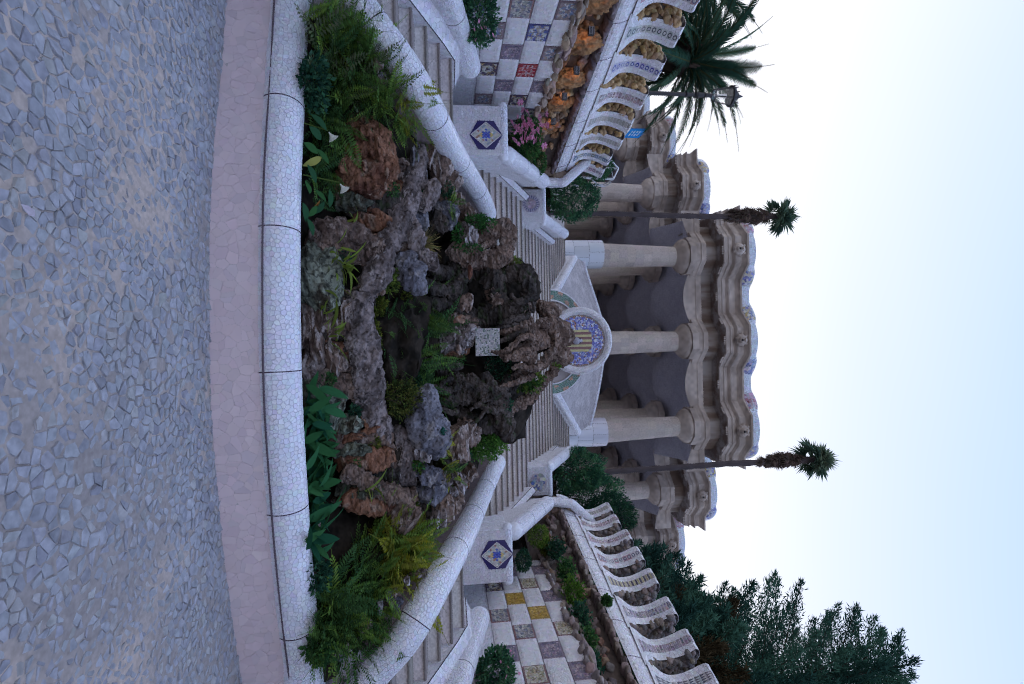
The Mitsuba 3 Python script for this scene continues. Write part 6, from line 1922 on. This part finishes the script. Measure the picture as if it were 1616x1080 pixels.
# ---------------------------------------------------------------- lamp post, sign, white frame
lp = thing('street_lamp', 'tall dark street lamp with a glass lantern in front of the left palm', 'street lamp')
LY = 13.5
b0, b1 = at(1000, 146.0, LY), at(1112, 150.5, LY)
b0 = b0 + (b0 - b1) * 0.9
m = MB().add(*tube(np.array([b0, b0 * 0.4 + b1 * 0.6, b1]), np.array([0.065, 0.055, 0.05]), 12))
for e in (0.86, 0.93, 1.0):
    c = b0 + (b1 - b0) * e
    m.add(*tube(np.array([c - [0, 0, 0.03], c, c + [0, 0, 0.03]]), np.array([0.055, 0.085, 0.055]), 12))
m.add(*tube(np.array([b1 - [0.0, 0, 0.2], b1 + [0.0, 0, 0.2]]), np.array([0.075, 0.05]), 10))
m.put('post', 'dark_metal', lp, 40)
c = at(1126, 151, LY)
hz = (at(1152, 152, LY) - c)[2]
m, g = MB(), MB()
for k in range(6):
    a0, a1 = k * PI / 3, (k + 1) * PI / 3
    r0, r1 = 0.155, 0.245
    q = [c + [r0 * math.cos(a0), r0 * math.sin(a0), 0], c + [r1 * math.cos(a0), r1 * math.sin(a0), hz]]
    m.add(*tube(np.array(q), 0.014, 6))
    q2 = [c + [r1 * math.cos(a1), r1 * math.sin(a1), hz], c + [r0 * math.cos(a1), r0 * math.sin(a1), 0]]
    g.add(np.array(q + q2), [[0, 1, 2, 3]])
    m.add(*tube(np.array([q[0], q2[1]]), 0.014, 6)).add(*tube(np.array([q[1], q2[0]]), 0.022, 6))
m.put('lantern_frame', 'dark_metal', lp)
scene['thin_glass'] = {'type': 'thindielectric'}
g.put('lantern_glass', 'thin_glass', lp)
m = MB()
t = c + [0, 0, hz]
rr = [(0.27, 0), (0.25, 0.06), (0.16, 0.12), (0.10, 0.15), (0.10, 0.20), (0.06, 0.23), (0.03, 0.30), (0.008, 0.36)]
an = np.linspace(0, 2 * PI, 17)
m.add(*grid(np.array([[(t[0] + r * math.cos(a), t[1] + r * math.sin(a), t[2] + h) for a in an] for r, h in rr])))
for k in range(12):
    a = k * PI / 6
    p = t + [0.25 * math.cos(a), 0.25 * math.sin(a), 0.05]
    m.add(*tube(np.array([p, p + [0.02 * math.cos(a), 0.02 * math.sin(a), 0.09]]), np.array([0.02, 0.005]), 5))
m.put('lantern_cap', 'dark_metal', lp, 40)
m = MB().add(*tube(np.array([c, c + [0, 0, hz * 0.75]]), np.array([0.02, 0.06]), 10), c=(0.75, 0.74, 0.72))
m.put('bulb', 'glazed', lp)

sg = thing('blue_sign', 'blue and white information sign above the left battlement', 'sign')
q = [at(981, 203, 17.0), at(972, 218.5, 17.75), at(1010, 219.5, 17.75), at(1020, 203, 17.0)]
xs = float(np.mean([p[0] for p in q]))
z0, z1 = (q[0][2] + q[1][2]) / 2, (q[2][2] + q[3][2]) / 2
zm = z0 + (z1 - z0) * 0.34
MB().box(xs - 0.03, xs, 17.0, 17.75, zm, z1, (0.02, 0.28, 0.72)).put('blue_panel', 'matte', sg)
MB().box(xs - 0.03, xs, 17.0, 17.75, z0, zm - 0.002, (0.62, 0.62, 0.64)).put('white_panel', 'matte', sg)
m = MB()
for k in range(4):
    for j in range(2):
        zz = zm + 0.10 + k * 0.09
        m.box(xs, xs + 0.004, 17.14 + 0.24 * j, 17.14 + 0.24 * j + (0.20 if (k + j) % 2 else 0.15), zz, zz + 0.035, (0.8, 0.8, 0.8))
m.put('white_lines', 'matte', sg)
MB().box(xs - 0.06, xs - 0.031, 17.33, 17.42, z0 - 3, z1, (0.3, 0.3, 0.32)).put('post', 'matte', sg)

fm = thing('white_frame', 'open white metal frame stand beside the left side of the hall', 'frame')
FY = 20.0
N_ = {k: at(x, y, FY + dy) for k, x, y, dy in (('a', 905, 280, 0), ('A', 968, 283, 0), ('b', 905, 293, 0.9), ('B', 952, 292, 0.9), ('c', 905, 265, 1.2), ('C', 976, 266, 1.2), ('d', 905, 249, 0.4), ('D', 960, 249, 0.4), ('e', 942, 266, 1.2))}
for p, q, r in (('a', 'A', 0.045), ('b', 'B', 0.045), ('c', 'C', 0.04), ('d', 'D', 0.035), ('A', 'C', 0.03), ('D', 'C', 0.03), ('A', 'B', 0.025), ('D', 'A', 0.02)):
    MB().add(*tube(np.array([N_[p], N_[q]]), r, 8), c=(0.6, 0.6, 0.63)).put('bar', 'matte', fm)
arc = spline(np.array([at(932, 282, FY), at(944, 292, FY + 0.3), at(955, 294, FY + 0.6), at(964, 288, FY + 0.4)]), 14)
MB().add(*tube(arc, 0.02, 8), c=(0.45, 0.45, 0.48)).put('hoop', 'matte', fm)

# ---------------------------------------------------------------- palms
def palm_frond(L, n, w, droop, col, seed):
    """A feather leaf along x: stiff rib with long narrow leaflets."""
    rng = np.random.default_rng(seed)
    m = MB()
    t = np.linspace(0, 1, n + 1)
    x = L * (t - 0.22 * droop * t ** 2)
    z = -L * droop * 0.62 * t ** 2.1
    p = np.stack([x, 0.04 * L * np.sin(2.2 * t + rng.uniform(0, 6)), z], 1)
    m.add(*tube(p, np.linspace(0.03, 0.006, n + 1), 5), c=(0.10, 0.11, 0.05))
    for i in range(3, n):
        ln = w * math.sin(min(1, t[i] * 1.05 + 0.12) * PI) ** 0.5 * rng.uniform(0.85, 1.1)
        tg = (p[i + 1] - p[i - 1]) / np.linalg.norm(p[i + 1] - p[i - 1])
        for s in (-1, 1):
            d = tg * 1.15 + np.array([0, s * 0.8, 0.30 + rng.normal(0, 0.08)])
            d /= np.linalg.norm(d)
            e = d * ln
            e2 = e - np.array([0, 0, 0.22 * ln])
            b = tg * L / n * 0.52
            v = np.array([p[i] - b, p[i] + b, p[i] + e * 0.55 + b * 0.8, p[i] + e * 0.55 - b * 0.8, p[i] + e2])
            m.add(v, [[0, 1, 2, 2], [0, 2, 3, 3], [3, 2, 4, 4]], jit(rng, col, 0.15, 0.05))
    return mesh_of(m.mesh(), 'leaf', False, m.col())


PF = [palm_frond(3.1, 46, 0.42, d * 1.25, c, 2100 + i) for i, (d, c) in enumerate(((0.45, (0.05, 0.115, 0.075)), (0.75, (0.04, 0.095, 0.065)), (1.05, (0.045, 0.105, 0.07)), (0.3, (0.08, 0.16, 0.10))))]
DEAD = [palm_frond(2.2, 30, 0.35, 1.4, (0.06, 0.05, 0.035), 2110)]
for i, (x, y, Y, n, lab) in enumerate(((1085, 92, 15.5, 84, 'bushy date palm with arching dark fronds behind the street lamp'), (1100, -35, 16.5, 60, 'larger date palm cut off by the left edge of the view'))):
    key = thing('date_palm', lab, 'palm tree', 'date palms')
    c = at(x, y, Y)
    rng = np.random.default_rng(2120 + i)
    m = MB().add(*tube(np.array([[c[0], c[1], 3.0], [c[0], c[1], c[2] - 1.0], c - [0, 0, 0.2], c + [0, 0, 0.1]]), np.array([0.32, 0.36, 0.50, 0.2]), 14), c=(0.065, 0.05, 0.042))
    for k in range(90):
        a, z = rng.uniform(0, 2 * PI), rng.uniform(-3.5, 0.1)
        r = 0.34 + 0.12 * max(0, 1 + z)
        o = c + [r * math.cos(a), r * math.sin(a), z]
        m.add(*tube(np.array([o, o + np.array([math.cos(a) * 0.12, math.sin(a) * 0.12, 0.2])]), np.array([0.06, 0.02]), 5), c=jit(rng, (0.075, 0.055, 0.045), 0.2, 0.05))
    m.put('trunk', 'bark', key)
    for k in range(n):
        e = 1.35 - 2.0 * (k / n) + rng.normal(0, 0.1)
        az = k * 2.39996 + rng.normal(0, 0.15)
        add('frond', PF[int(rng.integers(4))], None, key, to_world=mat4(basis(az, e, rng.normal(0, 0.25), rng.uniform(0.75, 1.02)), c + [0, 0, rng.uniform(-0.1, 0.15)]))
    for k in range(14):
        add('dead_frond', DEAD[0], None, key, to_world=mat4(basis(rng.uniform(0, 2 * PI), rng.uniform(-1.3, -0.7), 0, 0.9), c - [0, 0, 0.35]))


def fan_leaf(R, col, seed):
    rng = np.random.default_rng(seed)
    m = MB()
    m.add(*tube(np.array([[0, 0, 0], [0.2 * R, 0, 0.05 * R], [0.42 * R, 0, 0.06 * R]]), np.array([0.014, 0.012, 0.008]), 5), c=np.asarray(col) * 0.8)
    o = np.array([0.40 * R, 0, 0.06 * R])
    for k in range(19):
        a = math.radians(-105 + 210 * k / 18) + rng.normal(0, 0.03)
        L = R * 0.62 * (1 - 0.25 * abs(a) / 1.8) * rng.uniform(0.85, 1.1)
        d = np.array([math.cos(a), math.sin(a), rng.normal(-0.05, 0.1)])
        s = np.array([-math.sin(a), math.cos(a), 0.25]) * 0.030 * R
        tip = o + d * L - np.array([0, 0, 0.25 * L])
        m.add(np.array([o, o + d * L * 0.55 + s, tip, o + d * L * 0.55 - s]), [[0, 1, 2, 3]], jit(rng, col, 0.15, 0.05))
    return mesh_of(m.mesh(), 'leaf', False, m.col())


FAN = [fan_leaf(1.0, c, 2200 + i) for i, c in enumerate(((0.15, 0.22, 0.15), (0.19, 0.25, 0.17), (0.10, 0.17, 0.12)))]
FDEAD = [fan_leaf(0.8, (0.20, 0.155, 0.13), 2210)]
for i, (pts, rad, cr, n, lab) in enumerate((([(925, 337, 21.5), (1000, 338.5, 21.5), (1080, 341, 21.5), (1150, 342, 21.5), (1205, 342, 21.5), (1228, 341, 21.5)], 0.105, 1.05, 20, 'slender fan palm standing before the left half of the hall'),
                                            ([(950, 746, 21.5), (1000, 742, 21.5), (1080, 737, 21.5), (1150, 732, 21.5), (1235, 729, 21.5), (1285, 725, 21.5)], 0.115, 1.05, 28, 'slender fan palm standing before the right half of the hall'))):
    key = thing('fan_palm', lab, 'palm tree', 'fan palms before the hall')
    p = np.array([at(*q) for q in pts])
    p = np.vstack([p[0] - [0, 0, 2.5], p])
    sp = spline(p, 60)
    rng = np.random.default_rng(2220 + i)
    r = rad * (1 + 0.12 * np.sin(np.arange(60) * 1.9)) * np.linspace(0.92, 1.15, 60)
    MB().add(*tube(sp, r, 12), c=(0.075, 0.06, 0.062)).put('trunk', 'bark', key)
    c = sp[-1]
    for k in range(n):
        e = 1.45 - (1.9 if i == 0 else 2.0) * (k / n) + rng.normal(0, 0.12)
        add('fan_leaf', FAN[int(rng.integers(3))], None, key, to_world=mat4(basis(k * 2.39996, e, rng.normal(0, 0.3), cr * rng.uniform(0.7, 1.0)), c + [0, 0, rng.uniform(-0.25, 0.1)]))
    for k in range(9):
        add('fan_leaf', FAN[int(rng.integers(3))], None, key, to_world=mat4(basis(rng.uniform(0, 2 * PI), rng.uniform(0.7, 1.5), rng.normal(0, 0.5), cr * rng.uniform(0.55, 0.8)), c + [0, 0, rng.uniform(-0.1, 0.1)]))
    for k in range(70):                                               # skirt of dead leaves
        z = rng.uniform(0.3, 2.1 if i == 0 else 2.4)
        add('dead_leaf', FDEAD[0], None, key, to_world=mat4(basis(rng.uniform(0, 2 * PI), rng.uniform(-1.45, -0.9), rng.normal(0, 0.4), rng.uniform(0.55, 0.95) * (0.75 + 0.3 * math.sin(z * 1.4))), c - [0, 0, z]))

# ---------------------------------------------------------------- conifers on the right
def shoots(P, D, size, rng, width=0.10):
    n = len(P)
    d = D + rng.normal(0, 0.55, (n, 3))
    d /= np.linalg.norm(d, axis=1, keepdims=True)
    u = np.cross(d, rng.normal(0, 1, (n, 3)))
    u /= np.linalg.norm(u, axis=1, keepdims=True) + 1e-9
    L = (size * rng.uniform(0.55, 1.35, n))[:, None]
    V = np.stack([P, P + d * L * 0.4 + u * L * width, P + d * L, P + d * L * 0.4 - u * L * width], 1).reshape(-1, 3)
    i = np.arange(n)[:, None] * 4
    return V, np.concatenate([i + [0, 1, 2], i + [0, 2, 3]], 0)


def conifer(label, base, top, nb, reach, seed, cols, lift=0.5, per=230, size=0.26, bare=0.05, taper=0.85, sweep=(-0.42, 0, 0)):
    key = thing('conifer_tree', label, 'tree', 'conifers behind the right wall')
    rng = np.random.default_rng(seed)
    base, top = np.asarray(base, float), np.asarray(top, float)
    H = top[2] - base[2]
    m = MB().add(*tube(np.array([base, base * 0.5 + top * 0.5, top]), np.array([0.03, 0.018, 0.004]) * H * 0.6, 10), c=(0.06, 0.045, 0.035))
    Ps, Ds, Cs = [], [], []
    for k in range(nb):
        e = bare + (1 - bare) * (k + rng.random()) / nb
        o = base + (top - base) * e
        L = reach * (1 - taper * e ** 1.3) * rng.uniform(0.75, 1.15) + 0.25
        az = k * 2.39996 + rng.normal(0, 0.25)
        h = np.array([math.cos(az), math.sin(az), 0])
        t = np.linspace(0, 1, 12)
        c = o + h * (L * t)[:, None] + np.array([0, 0, 1]) * (L * (lift * t ** 1.6 - 0.10 * t))[:, None] + np.asarray(sweep) * (L * t ** 2)[:, None]
        m.add(*tube(c, np.linspace(0.035, 0.006, 12), 5), c=(0.06, 0.045, 0.035))
        tg = np.gradient(c, axis=0)
        tg /= np.linalg.norm(tg, axis=1, keepdims=True)
        n = int(per * L)
        q = rng.random(n) ** 0.75 * 11
        i0 = np.minimum(q.astype(int), 10)
        w = (q - i0)[:, None]
        cen = c[i0] * (1 - w) + c[i0 + 1] * w
        fat = (0.34 * np.sin(np.clip(q / 11 * 0.92 + 0.08, 0, 1) * PI) ** 0.5 * (0.55 + 0.22 * L))[:, None]
        off = rng.normal(0, 0.5, (n, 3)) * fat
        off[:, 2] -= np.abs(rng.normal(0, 0.25, n)) * fat[:, 0]
        Ps.append(cen + off)
        Ds.append(tg[i0] * 1.0 + off * 0.8 + [0, 0, -0.12])
        tone = cols[int(rng.integers(len(cols)))]
        Cs.append(np.asarray(tone) * rng.uniform(0.6, 1.4, (n, 1)))
    m.put('trunk', 'bark', key)
    P, D, C = np.vstack(Ps), np.vstack(Ds), np.vstack(Cs)
    V, F = shoots(P, D, size, rng)
    add('crown', (V, F), 'leaf', key, color=np.repeat(np.clip(C, 0.003, 1), 4, 0), kind='stuff')
    return key


CON = [(0.028, 0.075, 0.060), (0.045, 0.115, 0.085), (0.07, 0.16, 0.11)]
t0 = at(1418, 1052, 16.0)
conifer('tall feathery conifer with upswept plumes at the right edge of the view', [t0[0] + 0.3, 16.0, 4.4], t0, 120, 3.3, 2301, CON, 0.55, 420, 0.165, 0.12, 0.86)
t1 = at(1108, 968, 17.5)
conifer('dense dark conifer behind the right battlement beside the hall', [t1[0], 17.5, 4.4], t1, 84, 1.6, 2302, CON, 0.75, 430, 0.21, 0.0, 0.6, (0, 0, 0))
t2 = at(1045, 892, 18.5)
conifer('shorter dark conifer nearest the hall on the right', [t2[0], 18.5, 4.4], t2, 60, 0.8, 2303, CON, 0.9, 430, 0.21, 0.0, 0.55, (0, 0, 0))
t3 = at(1130, 1045, 14.5)
conifer('dark lower conifer with a few brown sprays behind the right merlons', [t3[0], 14.5, 4.2], t3, 70, 2.2, 2304, CON + [(0.06, 0.045, 0.025)], 0.7, 430, 0.21, 0.0, 0.5, (0, 0, 0))
